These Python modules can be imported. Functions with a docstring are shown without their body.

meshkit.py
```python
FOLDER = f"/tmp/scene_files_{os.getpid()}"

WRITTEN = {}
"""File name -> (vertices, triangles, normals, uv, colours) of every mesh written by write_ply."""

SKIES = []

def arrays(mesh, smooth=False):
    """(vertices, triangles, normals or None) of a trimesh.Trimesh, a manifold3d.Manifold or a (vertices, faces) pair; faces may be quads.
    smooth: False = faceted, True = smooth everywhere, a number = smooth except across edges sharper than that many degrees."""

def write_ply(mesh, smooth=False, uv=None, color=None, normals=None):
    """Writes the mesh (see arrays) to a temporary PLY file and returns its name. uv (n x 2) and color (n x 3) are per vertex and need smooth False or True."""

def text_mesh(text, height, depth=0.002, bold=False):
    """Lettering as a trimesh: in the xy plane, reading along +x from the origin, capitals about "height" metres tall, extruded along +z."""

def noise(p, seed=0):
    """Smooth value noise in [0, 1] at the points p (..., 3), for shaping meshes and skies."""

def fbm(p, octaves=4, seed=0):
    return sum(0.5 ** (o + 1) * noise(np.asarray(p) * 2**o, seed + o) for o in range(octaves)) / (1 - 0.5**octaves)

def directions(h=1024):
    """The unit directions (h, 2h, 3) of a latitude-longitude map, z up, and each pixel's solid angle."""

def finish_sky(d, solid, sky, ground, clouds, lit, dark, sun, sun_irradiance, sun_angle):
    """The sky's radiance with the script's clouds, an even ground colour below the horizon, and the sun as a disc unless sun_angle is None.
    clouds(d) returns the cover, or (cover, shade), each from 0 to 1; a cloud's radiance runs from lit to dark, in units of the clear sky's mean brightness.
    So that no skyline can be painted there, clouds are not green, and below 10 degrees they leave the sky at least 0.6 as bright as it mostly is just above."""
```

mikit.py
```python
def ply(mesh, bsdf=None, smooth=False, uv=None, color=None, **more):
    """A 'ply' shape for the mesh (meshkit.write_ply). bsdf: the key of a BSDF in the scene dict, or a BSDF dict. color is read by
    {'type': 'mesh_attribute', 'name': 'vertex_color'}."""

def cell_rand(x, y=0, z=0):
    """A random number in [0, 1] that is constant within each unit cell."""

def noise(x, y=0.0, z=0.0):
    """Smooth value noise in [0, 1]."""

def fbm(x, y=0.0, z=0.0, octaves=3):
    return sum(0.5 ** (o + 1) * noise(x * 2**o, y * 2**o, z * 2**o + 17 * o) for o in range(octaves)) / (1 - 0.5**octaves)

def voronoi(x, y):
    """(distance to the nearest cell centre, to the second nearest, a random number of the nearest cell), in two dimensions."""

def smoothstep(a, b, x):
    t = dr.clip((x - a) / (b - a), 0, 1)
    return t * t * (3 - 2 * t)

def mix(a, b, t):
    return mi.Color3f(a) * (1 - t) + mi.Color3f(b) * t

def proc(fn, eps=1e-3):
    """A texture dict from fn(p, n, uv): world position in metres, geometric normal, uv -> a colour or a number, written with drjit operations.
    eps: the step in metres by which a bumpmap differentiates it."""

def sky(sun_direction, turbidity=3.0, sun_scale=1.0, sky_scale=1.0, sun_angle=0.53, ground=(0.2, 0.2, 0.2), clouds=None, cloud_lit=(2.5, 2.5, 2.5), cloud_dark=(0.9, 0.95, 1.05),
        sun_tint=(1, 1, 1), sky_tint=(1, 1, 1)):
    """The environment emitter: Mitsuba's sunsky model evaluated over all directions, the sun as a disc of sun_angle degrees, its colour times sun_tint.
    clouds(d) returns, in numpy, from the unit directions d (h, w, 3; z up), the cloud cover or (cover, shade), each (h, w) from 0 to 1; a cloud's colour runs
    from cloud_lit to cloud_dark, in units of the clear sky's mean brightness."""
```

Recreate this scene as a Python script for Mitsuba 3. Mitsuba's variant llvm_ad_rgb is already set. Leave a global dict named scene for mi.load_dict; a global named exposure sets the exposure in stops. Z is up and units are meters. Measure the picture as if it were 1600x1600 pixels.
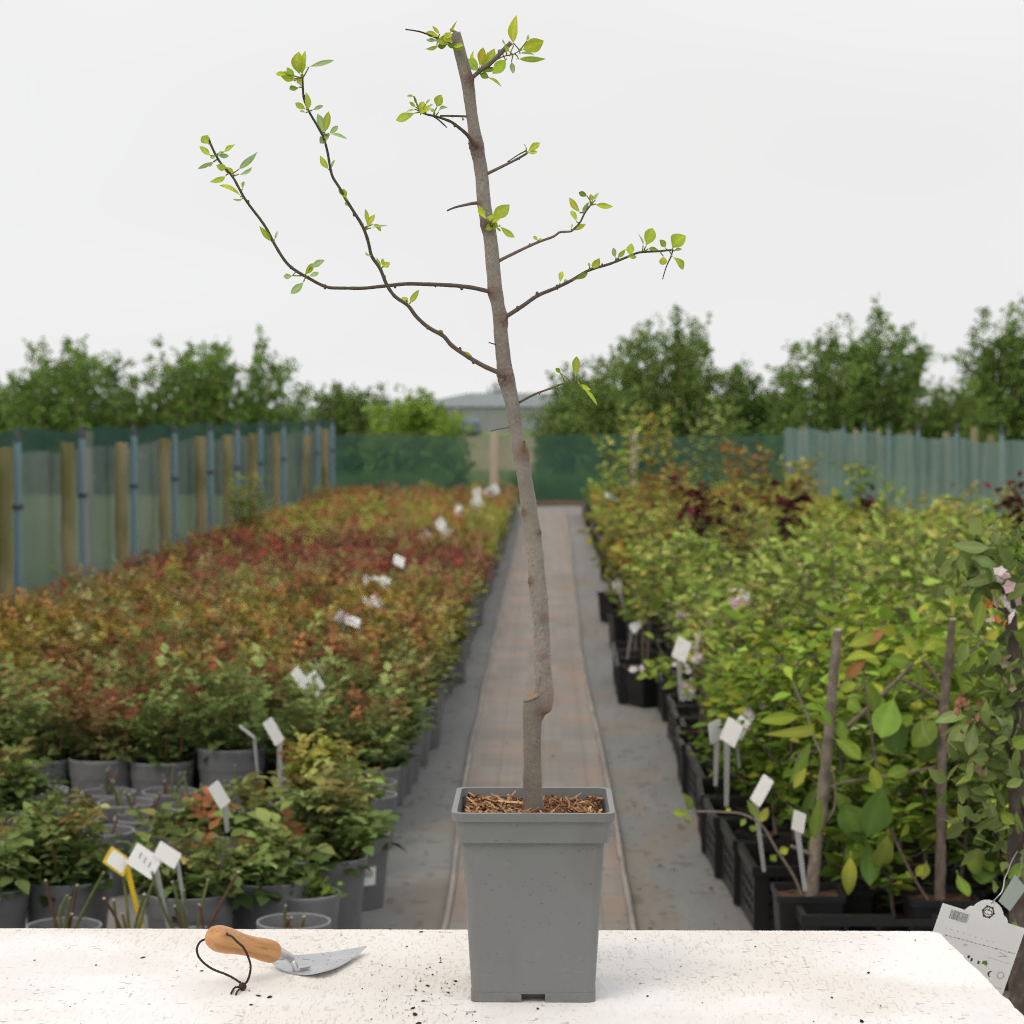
import math, random
import numpy as np, trimesh, drjit as dr, mitsuba as mi, mikit, meshkit
import manifold3d as m3
from mitsuba import ScalarTransform4f as T
from shapely.geometry import Polygon

# ------------------------------------------------------------------ camera, sky, exposure
F, EYE = 3600.0, np.array([0.0, 0.0, 1.6])            # focal length in pixels of a 1600 px frame; eye height in metres
_b = math.atan(155 / F)
_a = math.atan(48 / F * math.cos(_b))
FWD = np.array([-math.sin(_a) * math.cos(_b), math.cos(_a) * math.cos(_b), -math.sin(_b)])
RGT = np.array([math.cos(_a), math.sin(_a), 0.0])
UPV = np.cross(RGT, FWD)
scene, labels = {}, {}
scene['camera'] = {'type': 'thinlens', 'fov': math.degrees(2 * math.atan(800 / F)), 'fov_axis': 'x', 'aperture_radius': 0.0042, 'focus_distance': 3.17,
                   'near_clip': 0.05, 'far_clip': 3000.0, 'to_world': T().look_at(origin=EYE.tolist(), target=(EYE + FWD).tolist(), up=[0, 0, 1])}


def overcast(d):
    """An even overcast sky, brighter towards the zenith, with faint soft streaks."""
    n = meshkit.fbm(d * np.array([3.0, 3.0, 9.0]), 3)
    shade = np.clip(1.0 - 1.0 * np.clip(d[..., 2], 0, 1) ** 0.8 + 0.9 * (n - 0.5) - .12, 0, 1)
    return np.ones(d.shape[:2]), shade


scene['sky'] = mikit.sky((-0.55, -0.62, 0.95), turbidity=3, sun_scale=0.2, sun_angle=24, clouds=overcast, cloud_lit=(3.5, 3.5, 3.52), cloud_dark=(3.10, 3.10, 3.09))
exposure = 1.56
labels['sky'] = {'kind': 'structure'}

# ------------------------------------------------------------------ helpers
rng = np.random.default_rng(7)


def P(u, v, y):
    """The point that stands at depth y (metres along the path) where the photograph shows pixel (u, v)."""
    d = FWD + (u - 800) / F * RGT - (v - 800) / F * UPV
    return EYE + d * (y / d[1])


def G(u, v, z=0.0):
    d = FWD + (u - 800) / F * RGT - (v - 800) / F * UPV
    return EYE + d * ((z - EYE[2]) / d[2])


def unit(v):
    v = np.asarray(v, float)
    return v / (np.linalg.norm(v, axis=-1, keepdims=True) + 1e-12)


def key(name):
    k, n = name, 0
    while k in scene or k in labels or any(x.startswith(k + '__') for x in ()):
        n += 1
        k = f'{name}_{n:03d}'
    return k


_taken = {}


def numbered(name):
    n = _taken.get(name, -1) + 1
    _taken[name] = n
    return name if n == 0 else f'{name}_{n:03d}'


def tag(k, label=None, cat=None, group=None, kind=None):
    d = {a: b for a, b in (('label', label), ('category', cat), ('group', group), ('kind', kind)) if b}
    labels[k] = d
    return k


def part(parent, name, mesh, bsdf, smooth=False, color=None, kind=None, label=None):
    k = numbered(f'{parent}__{name}' if parent else name)
    scene[k] = mikit.ply(mesh, bsdf, smooth=smooth, color=color)
    if kind or label:
        tag(k, label=label, kind=kind)
    return k


def join(ms):
    """Several (v, f) or (v, f, c) into one."""
    v, f, c, at = [], [], [], 0
    for m in ms:
        if hasattr(m, 'vertices'):
            m = (np.array(m.vertices), np.array(m.faces))
        v.append(m[0]); f.append(np.asarray(m[1]) + at); at += len(m[0])
        if len(m) > 2:
            c.append(m[2])
    return (np.vstack(v), np.vstack(f)) + ((np.vstack(c),) if c else ())


def box(x0, x1, y0, y1, z0, z1):
    b = trimesh.creation.box((x1 - x0, y1 - y0, z1 - z0))
    b.apply_translation(((x0 + x1) / 2, (y0 + y1) / 2, (z0 + z1) / 2))
    return np.array(b.vertices), np.array(b.faces)


def xform(m, M):
    v = np.asarray(m[0])
    return (v @ np.asarray(M)[:3, :3].T + np.asarray(M)[:3, 3],) + tuple(m[1:])


def resample(pts, radii, step):
    p, r = np.asarray(pts, float), np.broadcast_to(np.asarray(radii, float), (len(pts),))
    if len(p) > 2:
        from scipy.interpolate import PchipInterpolator
        s = np.r_[0, np.cumsum(np.linalg.norm(np.diff(p, axis=0), axis=1))]
        n = max(3, int(s[-1] / step) + 1)
        q = np.linspace(0, s[-1], n)
        return PchipInterpolator(s, p)(q), PchipInterpolator(s, r)(q)
    n = max(2, int(np.linalg.norm(p[1] - p[0]) / step) + 1)
    t = np.linspace(0, 1, n)[:, None]
    return p[0] * (1 - t) + p[1] * t, r[0] * (1 - t[:, 0]) + r[1] * t[:, 0]


def tube(pts, radii, sides=8, step=None, closed=True, bump=None):
    """A polyline as a tapered tube with closed ends. bump(points, ring index, angle) adds to the radius."""
    p, r = (np.asarray(pts, float), np.broadcast_to(np.asarray(radii, float), (len(pts),))) if step is None else resample(pts, radii, step)
    t = unit(np.gradient(p, axis=0))
    a = np.zeros_like(p)
    ref = np.array([0.0, 1.0, 0.0]) if abs(t[0, 1]) < 0.9 else np.array([1.0, 0, 0])
    a[0] = unit(ref - t[0] * (ref @ t[0]))
    for i in range(1, len(p)):
        a[i] = unit(a[i - 1] - t[i] * (a[i - 1] @ t[i]))
    b = np.cross(t, a)
    ang = np.arange(sides) * 2 * np.pi / sides
    ray = np.cos(ang)[None, :, None] * a[:, None] + np.sin(ang)[None, :, None] * b[:, None]
    rr = np.repeat(r[:, None], sides, 1)
    if bump is not None:
        rr = rr + bump(p[:, None] + rr[..., None] * ray, r)
    v = (p[:, None] + rr[..., None] * ray).reshape(-1, 3)
    i, j = np.meshgrid(np.arange(len(p) - 1), np.arange(sides), indexing='ij')
    q = np.stack([i * sides + j, i * sides + (j + 1) % sides, (i + 1) * sides + (j + 1) % sides, (i + 1) * sides + j], -1).reshape(-1, 4)
    f = np.vstack([q[:, [0, 1, 2]], q[:, [0, 2, 3]]])
    if closed:
        n = len(v)
        v = np.vstack([v, p[:1], p[-1:]])
        k = np.arange(sides)
        e = (len(p) - 1) * sides
        f = np.vstack([f, np.stack([k * 0 + n, (k + 1) % sides, k], 1), np.stack([k * 0 + n + 1, e + k, e + (k + 1) % sides], 1)])
    return v, f


LEAF4 = (np.array([[0, 0, 0], [.42, -.5, .10], [.42, 0, 0], [.42, .5, .10], [1, 0, -.05]]), np.array([[0, 1, 2], [0, 2, 3], [1, 4, 2], [2, 4, 3]]))
LEAF2 = (np.array([[0, 0, 0], [.45, -.5, .14], [.45, .5, .14], [1, 0, 0]]), np.array([[0, 1, 3], [0, 3, 2]]))
_t = [0, .16, .38, .62, .84, 1]
_w = [0, .34, .5, .42, .2, 0]
_l = [[0, 0, 0]]
for q_, w_ in zip(_t[1:-1], _w[1:-1]):
    for s_ in (-1, 0, 1):
        _l.append([q_, s_ * w_, abs(s_) * .22 * w_ + .10 * q_ - .30 * q_ * q_])
_l.append([1, 0, -.20])
LEAF16 = (np.array(_l), np.array([[0, 1, 2], [0, 2, 3]] + [x for i in range(3) for k in (0, 1) for x in ([1 + 3 * i + k, 4 + 3 * i + k, 5 + 3 * i + k], [1 + 3 * i + k, 5 + 3 * i + k, 2 + 3 * i + k])] + [[10, 13, 11], [11, 13, 12]]))


def leaves(base, dirs, nrm, length, width, color, shape=LEAF4):
    """Many leaf-sized blades as one (v, f, colours)."""
    base, dirs = np.asarray(base, float), unit(dirs)
    nrm = unit(np.asarray(nrm, float) - dirs * np.sum(np.asarray(nrm, float) * dirs, -1, keepdims=True))
    side = np.cross(nrm, dirs)
    n, (tv, tf) = len(base), shape
    length, width = np.broadcast_to(length, (n,)), np.broadcast_to(width, (n,))
    v = base[:, None] + tv[None, :, :1] * (length[:, None, None] * dirs[:, None]) + tv[None, :, 1:2] * (width[:, None, None] * side[:, None]) + tv[None, :, 2:] * (width[:, None, None] * 1.2 * nrm[:, None])
    f = tf[None] + (np.arange(n) * len(tv))[:, None, None]
    c = np.repeat(np.asarray(color)[:, None], len(tv), 1)
    return v.reshape(-1, 3), f.reshape(-1, 3), c.reshape(-1, 3)


def sphere_dirs(n, g):
    return unit(g.normal(size=(n, 3)))


def mani(m):
    k = m.to_mesh()
    return np.array(k.vert_properties[:, :3], float), np.array(k.tri_verts, int)


# ------------------------------------------------------------------ materials
def plain(name, rgb, rough=0.7, **kw):
    scene[name] = {'type': 'twosided', 'bsdf': {'type': 'principled', 'base_color': {'type': 'rgb', 'value': list(rgb)}, 'roughness': rough, 'specular': 0.35, **kw}}


def textured(name, fn, rough=0.8, bump=None, scale=0.001, eps=1e-3, **kw):
    b = {'type': 'principled', 'base_color': mikit.proc(fn), 'roughness': rough, 'specular': 0.3, **kw}
    if bump is not None:
        b = {'type': 'bumpmap', 'arbitrary': mikit.proc(bump, eps), 'scale': scale, 'bsdf': b}
    scene[name] = {'type': 'twosided', 'bsdf': b}


N, FB, SS, MIX = mikit.noise, mikit.fbm, mikit.smoothstep, mikit.mix
VC = {'type': 'mesh_attribute', 'name': 'vertex_color'}
scene['leaf_material'] = {'type': 'principledthin', 'base_color': VC, 'roughness': 0.45, 'diff_trans': 0.6, 'eta': 1.4, 'spec_trans': 0.0}
scene['bark_material'] = {'type': 'twosided', 'bsdf': {'type': 'principled', 'base_color': VC, 'roughness': 0.75, 'specular': 0.3}}
scene['matte_color_material'] = {'type': 'twosided', 'bsdf': {'type': 'diffuse', 'reflectance': VC}}
plain('pot_rim_material', (0.30, 0.31, 0.33), 0.4)
plain('black_plastic', (0.016, 0.016, 0.017), 0.38)
plain('white_plastic', (0.88, 0.88, 0.87), 0.35)
plain('yellow_plastic', (0.75, 0.52, 0.02), 0.35)
plain('grey_plastic_strip', (0.33, 0.34, 0.34), 0.5)
plain('tag_card', (0.86, 0.865, 0.87), 0.5)
plain('pale_green_plastic', (0.40, 0.46, 0.43), 0.35)
plain('pale_cut', (0.42, 0.28, 0.17), 0.8)
plain('ink', (0.03, 0.03, 0.03), 0.6)
plain('pale_ink', (0.33, 0.33, 0.33), 0.6)
plain('green_ink', (0.10, 0.22, 0.03), 0.6)
plain('steel', (0.62, 0.62, 0.63), 0.30, metallic=1.0)
plain('cord_leather', (0.045, 0.020, 0.011), 0.6)
plain('green_twig', (0.20, 0.22, 0.06), 0.6)


def fabric_color(p, n, uv):
    weave = 0.90 + 0.2 * N(p.x * 140, p.y * 140)
    big = FB(p.x * 1.3, p.y * 1.0, 3.0)
    dirt = SS(0.52, 0.75, FB(p.x * 3.1 + 7, p.y * 1.7, 9.0, octaves=4))
    gx = dr.abs(p.x / 0.27 - dr.round(p.x / 0.27)) * 0.27
    line = 1 - SS(0.001, 0.004, gx)
    c = MIX(mi.Color3f(0.145, 0.149, 0.150), mi.Color3f(0.205, 0.204, 0.196), big) * weave
    c = MIX(c, mi.Color3f(0.19, 0.155, 0.12), dirt * 0.65)
    c = MIX(c, mi.Color3f(0.16, 0.21, 0.19), line * 0.5)
    spots = SS(0.80, 0.86, N(p.x * 26, p.y * 17, 5.0))
    return MIX(c, mi.Color3f(0.07, 0.045, 0.03), spots * 0.35)


def runner_color(p, n, uv):
    weave = 0.92 + 0.16 * N(p.x * 160, p.y * 160)
    big = FB(p.x * 2.5, p.y * 0.6, 1.0)
    pink = SS(0.50, 0.80, FB(p.x * 5.0 + 3, p.y * 2.6, 4.0, octaves=3))
    bands = SS(0.72, 0.85, N(p.y * 2.3, 11.0, p.x * 0.8))
    wash = SS(0.25, 0.75, N(p.x * 7.0, 2.0))
    streak = SS(.3, .75, FB(p.x * 26, p.y * .35, 7., octaves=3))
    c = MIX(mi.Color3f(0.160, 0.138, 0.118), mi.Color3f(0.250, 0.212, 0.178), 0.5 * big + 0.5 * streak) * weave
    c = MIX(c, mi.Color3f(0.21, 0.20, 0.19), wash * 0.55)
    c = MIX(c, mi.Color3f(0.29, 0.185, 0.14), pink * 0.45)
    c = MIX(c, mi.Color3f(0.23, 0.16, 0.12), bands * 0.5)
    gx, gy = dr.abs(p.x / 0.19 - dr.round(p.x / 0.19)) * 0.19, dr.abs(p.y / 0.42 - dr.round(p.y / 0.42)) * 0.42
    line = dr.maximum(1 - SS(0.002, 0.006, gx), 1 - SS(0.003, 0.012, gy))
    patch = mikit.cell_rand(dr.floor(p.x / 0.19 + 0.5), dr.floor(p.y / 0.42 + 0.5), 3)
    return MIX(c * (0.90 + 0.18 * patch), mi.Color3f(0.13, 0.115, 0.10), line * 0.45)


textured('fabric_material', fabric_color, 0.75, lambda p, n, uv: N(p.x * 9, p.y * 3) + 0.3 * N(p.x * 40, p.y * 40), 0.010, 2e-3)
textured('runner_material', runner_color, 0.8, lambda p, n, uv: N(p.x * 8, p.y * 2.5) + 0.3 * N(p.x * 45, p.y * 45), 0.008, 2e-3)
textured('seam_material', lambda p, n, uv: MIX(mi.Color3f(0.14, 0.13, 0.12), mi.Color3f(0.34, 0.31, 0.28), FB(p.x * 30, p.y * 4, p.z * 30)), 0.8)
textured('field_material', lambda p, n, uv: MIX(MIX(mi.Color3f(0.075, 0.12, 0.03), mi.Color3f(0.13, 0.17, 0.055), FB(p.x * 0.5, p.y * 0.3, 2.0, octaves=4)), mi.Color3f(0.30, 0.24, 0.15),
         SS(62, 66, p.y) * (1 - SS(120, 150, p.y)) * (0.6 + 0.4 * N(p.x * .2, p.y * .1))), 0.9)
textured('soil_material', lambda p, n, uv: MIX(mi.Color3f(0.035, 0.022, 0.015), mi.Color3f(0.14, 0.085, 0.05), FB(p.x * 70, p.y * 70, p.z * 70)), 0.95, lambda p, n, uv: N(p.x * 90, p.y * 90, p.z * 90), 0.006, 2e-3)
textured('grey_pot_material', lambda p, n, uv: MIX(mi.Color3f(0.140, 0.144, 0.154), mi.Color3f(0.190, 0.193, 0.202), FB(p.x * 14, p.y * 14, p.z * 9)), 0.42)


def table_color(p, n, uv):
    tone = FB(p.x * 5.0, p.y * 7.0, 1.0, octaves=4)
    c = MIX(mi.Color3f(0.765, 0.752, 0.735), mi.Color3f(0.835, 0.830, 0.822), SS(0.3, 0.7, tone))
    worn = SS(0.46, 0.66, FB(p.x * 3.4 + 5, p.y * 4.5 + 2, 6.0, octaves=3))
    fibre = SS(0.60, 0.80, FB(p.x * 330, p.y * 70, 2.0, octaves=2))
    fibre2 = SS(0.76, 0.88, FB(p.x * 75 + 9, p.y * 300, 5.0, octaves=2))
    c = MIX(c, mi.Color3f(0.44, 0.385, 0.32), fibre * (0.14 + 0.42 * worn))
    c = MIX(c, mi.Color3f(0.36, 0.27, 0.22), fibre2 * (0.08 + 0.25 * worn))
    c = MIX(c, mi.Color3f(0.70, 0.635, 0.55), worn * 0.40)
    chip = SS(0.87, 0.92, N(p.x * 120 + 31, p.y * 150, 8.0)) * SS(0.35, 0.6, N(p.x * 9, p.y * 9, 3.0))
    return MIX(c, mi.Color3f(0.16, 0.11, 0.085), chip * 0.45)


textured('table_paint', table_color, 0.55, lambda p, n, uv: N(p.x * 210, p.y * 60) + 0.7 * N(p.x * 60, p.y * 240, 3.0), 0.0009, 6e-4)


def main_pot_color(p, n, uv):
    c = MIX(mi.Color3f(0.178, 0.183, 0.190), mi.Color3f(0.205, 0.210, 0.217), FB(p.x * 12, p.y * 12, p.z * 8, octaves=4))
    scuff = SS(0.72, 0.92, N(p.x * 60, p.y * 60, p.z * 220)) * SS(0.62, 0.85, N(p.x * 22, p.y * 22, p.z * 26))
    stain = SS(0.48, 0.75, FB(p.x * 16 + 3, p.y * 16, p.z * 7, octaves=4))
    c = MIX(c, mi.Color3f(0.165, 0.160, 0.150), stain * 0.55)
    speck = SS(0.86, 0.90, N(p.x * 330, p.y * 330, p.z * 330))
    c = MIX(c, mi.Color3f(0.10, 0.085, 0.07), speck * 0.5)
    c = MIX(c, mi.Color3f(0.25, 0.255, 0.26), scuff * 0.25)
    low = 1 - SS(0.801, 0.818, p.z + 0.008 * N(p.x * 60, p.y * 60, p.z * 60))
    return MIX(c, mi.Color3f(0.10, 0.095, 0.08), low * 0.6 * SS(0.35, 0.7, FB(p.x * 50, p.y * 50, p.z * 90)))


textured('square_pot_material', main_pot_color, 0.42, lambda p, n, uv: FB(p.x * 25, p.y * 25, p.z * 18) + 0.03 * N(p.x * 600, p.y * 600, p.z * 600), 0.0012, 1.5e-3)
scene['leaf_net'] = None
del scene['leaf_net']


def net(name, rgb, cover):
    scene[name] = {'type': 'mask', 'opacity': cover, 'bsdf': {'type': 'twosided', 'bsdf': {'type': 'diffuse', 'reflectance': rgb}}}


net('far_net', mikit.proc(lambda p, n, uv: MIX(mi.Color3f(0.055, 0.135, 0.105), mi.Color3f(0.085, 0.170, 0.132), N(p.x * 0.9, 1.0, p.z * 3))), 0.60)
net('left_net', mikit.proc(lambda p, n, uv: MIX(MIX(mi.Color3f(0.150, 0.205, 0.200), mi.Color3f(0.215, 0.270, 0.262), SS(.3, .7, FB(p.y * 0.9, 1.0, p.z * .6))), mi.Color3f(0.055, 0.120, 0.105), SS(1.33, 1.36, p.z + 0.05 * N(p.y * 1.1, 7.)))), 0.76)
net('right_net', mikit.proc(lambda p, n, uv: MIX(mi.Color3f(0.17, 0.265, 0.25), mi.Color3f(0.27, 0.37, 0.35), SS(.3, .7, FB(p.x * 3.0, p.y * 5.0, 2.0)))), 0.76)
textured('post_wood', lambda p, n, uv: MIX(MIX(mi.Color3f(0.24, 0.215, 0.105), mi.Color3f(0.37, 0.32, 0.20), FB(p.x * 40, p.y * 40, p.z * 3)), mi.Color3f(0.13, 0.14, 0.035), 0.7 * SS(.4, .7, FB(p.x * 6, p.y * 6, p.z * 2.2 + 4))), 0.85)
textured('pale_post_wood', lambda p, n, uv: MIX(mi.Color3f(0.42, 0.36, 0.27), mi.Color3f(0.56, 0.49, 0.38), FB(p.x * 40, p.y * 40, p.z * 3)), 0.85)
plain('blue_pole_paint', (0.19, 0.29, 0.34), 0.5)
plain('dark_tip', (0.06, 0.065, 0.075), 0.5)
textured('greenhouse_glazing', lambda p, n, uv: MIX(mi.Color3f(0.25, 0.28, 0.28), mi.Color3f(0.30, 0.33, 0.33), N(p.x * 0.08, 2.0, p.z * 0.3)), 0.4)
plain('greenhouse_frame', (0.33, 0.36, 0.36), 0.5)
plain('greenhouse_roof', (0.19, 0.22, 0.225), 0.8)
plain('blue_tarp', (0.13, 0.16, 0.25), 0.6)
_ha = unit(P(432, 1489, 3.245) - P(325, 1462, 3.165)); _hb = unit(np.cross(_ha, [0, 0, 1])); _hc = np.cross(_ha, _hb)
_dot = lambda p, a: p.x * float(a[0]) + p.y * float(a[1]) + p.z * float(a[2])
textured('handle_wood', lambda p, n, uv: MIX(MIX(mi.Color3f(0.60, 0.32, 0.14), mi.Color3f(0.47, 0.215, 0.080), SS(.3, .75, FB(_dot(p, _ha) * 14, _dot(p, _hb) * 110, _dot(p, _hc) * 110, octaves=3))), mi.Color3f(.33, .14, .05), .6 * SS(.62, .78, FB(_dot(p, _ha) * 40 + 4, _dot(p, _hb) * 420, _dot(p, _hc) * 420, octaves=2))), 0.38)

# ------------------------------------------------------------------ the setting: field, weed fabric, runner
g = np.linspace(-1, 1, 81)
xs, ys = np.meshgrid(np.sign(g) * np.abs(g) ** 2.2 * 420, np.linspace(0, 1, 81) ** 2.2 * 900 - 12, indexing='ij')
zs = -0.035 + 0.5 * np.clip((ys - 50) / 100, 0, 1) * meshkit.fbm(np.stack([xs * .02, ys * .02, xs * 0], -1), 3)
i_, j_ = np.meshgrid(np.arange(80), np.arange(80), indexing='ij')
q_ = np.stack([i_ * 81 + j_, (i_ + 1) * 81 + j_, (i_ + 1) * 81 + j_ + 1, i_ * 81 + j_ + 1], -1).reshape(-1, 4)
part(None, 'ground', (np.stack([xs, ys, zs], -1).reshape(-1, 3), q_), 'field_material', True)
tag('ground', 'grassy field beyond the netting fence', kind='structure')


def sheet(x0, x1, y0, y1, nx, ny, zfn, wob=None):
    a, b = np.meshgrid(np.linspace(0, 1, nx), np.linspace(0, 1, ny), indexing='ij')
    y = y0 + (y1 - y0) * b
    L, R = (x0(y), x1(y)) if callable(x0) else (x0 + 0 * y, x1 + 0 * y)
    x = L + (R - L) * a
    v = np.stack([x, y, zfn(x, y)], -1).reshape(-1, 3)
    i, j = np.meshgrid(np.arange(nx - 1), np.arange(ny - 1), indexing='ij')
    return v, np.stack([i * ny + j, (i + 1) * ny + j, (i + 1) * ny + j + 1, i * ny + j + 1], -1).reshape(-1, 4)


def ripple(x, y, s=0):
    return meshkit.fbm(np.stack([x * 3.0, y * 1.3, x * 0 + s], -1), 3)


part(None, 'weed_fabric', sheet(-3.75, 4.6, 1.0, 41.2, 90, 300, lambda x, y: 0.016 * (ripple(x * 1.5, y * 1.5) - .5)), 'fabric_material', True)
tag('weed_fabric', 'grey woven weed control fabric covering the nursery floor', kind='structure')
_ly = np.array([1, 7.15, 9.86, 15.8, 26.2, 38.3]); _lx = np.array([-.29, -.298, -.337, -.342, -.330, -.33])
_ry = np.array([1, 7.15, 9.86, 15, 29, 38.3]); _rx = np.array([.27, .285, .276, .256, .338, .385])
EL = lambda y: np.interp(y, _ly, _lx) + .012 * (meshkit.noise(np.stack([y * 0.9, y * 0, y * 0], -1)) - .5)
ER = lambda y: np.interp(y, _ry, _rx) + .012 * (meshkit.noise(np.stack([y * 0.9, y * 0 + 3, y * 0], -1)) - .5)
part(None, 'path', sheet(EL, ER, 1.2, 38.3, 24, 260, lambda x, y: 0.012 + 0.010 * (ripple(x, y, 5) - .5)), 'runner_material', True)
tag('path', 'faded pinkish brown fabric runner laid down the aisle', kind='structure')
for E_ in (EL, ER):
    yy = np.linspace(1.2, 38.3, 240)
    part('path', 'edge_roll', tube(np.stack([E_(yy), yy, 0.014 + 0.006 * meshkit.noise(np.stack([yy * 2, yy * 0, yy * 0], -1))], -1), 0.011, 6), 'seam_material', True)

# litter on the fabric
lp, g3 = [], np.random.default_rng(21)
for k in range(260):
    y = 6.9 + 22 * g3.random() ** 1.6
    x = g3.choice([g3.normal(.32, .05), g3.uniform(-.55, .62), g3.uniform(.36, .60)])
    lp.append((x, y, 0.016 + (0.012 if -.36 < x < .36 else 0)))
lp = np.array(lp)
d_ = unit(np.stack([g3.normal(size=260), g3.normal(size=260), np.zeros(260)], -1))
m = leaves(lp, d_, np.tile([0, 0, 1.0], (260, 1)) + g3.normal(size=(260, 3)) * .2, g3.uniform(.012, .045, 260), g3.uniform(.006, .02, 260), np.array([.10, .065, .04]) * g3.uniform(.4, 1.6, (260, 1)))
part(None, 'leaf_litter', m[:2], 'matte_color_material', color=m[2])
tag('leaf_litter', 'dry leaf scraps and soil crumbs lying on the fabric and runner', 'leaf litter', kind='stuff')

# ------------------------------------------------------------------ far greenhouse and farm shed
def greenhouse():
    k = numbered('greenhouse')
    y0, y1, x0, x1 = 170, 200, -10.2, 9.2
    part(k, 'wall', box(x0, x1, y0, y1, -.5, 2.05), 'greenhouse_glazing')
    v = np.array([[x0 - .2, y0 - .2, 2.05], [x1 + .2, y0 - .2, 2.05], [x1 + .2, y1, 2.05], [x0 - .2, y1, 2.05], [x0 + 4.5, y0 + 6, 3.1], [x1, y0 + 6, 3.15], [x1, y1 - 6, 3.15], [x0 + 4.5, y1 - 6, 3.1]])
    part(k, 'roof', (v, np.array([[0, 1, 5, 4], [1, 2, 6, 5], [2, 3, 7, 6], [3, 0, 4, 7], [4, 5, 6, 7], [3, 2, 1, 0]])), 'greenhouse_roof')
    for i in range(11):
        x = x0 + (x1 - x0) * i / 10
        part(k, 'glazing_bar', box(x - .07, x + .07, y0 - .12, y0 - .003, -.5, 2.0), 'greenhouse_frame')
    tag(k, 'long low pale grey greenhouse far beyond the fence', 'greenhouse')


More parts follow.
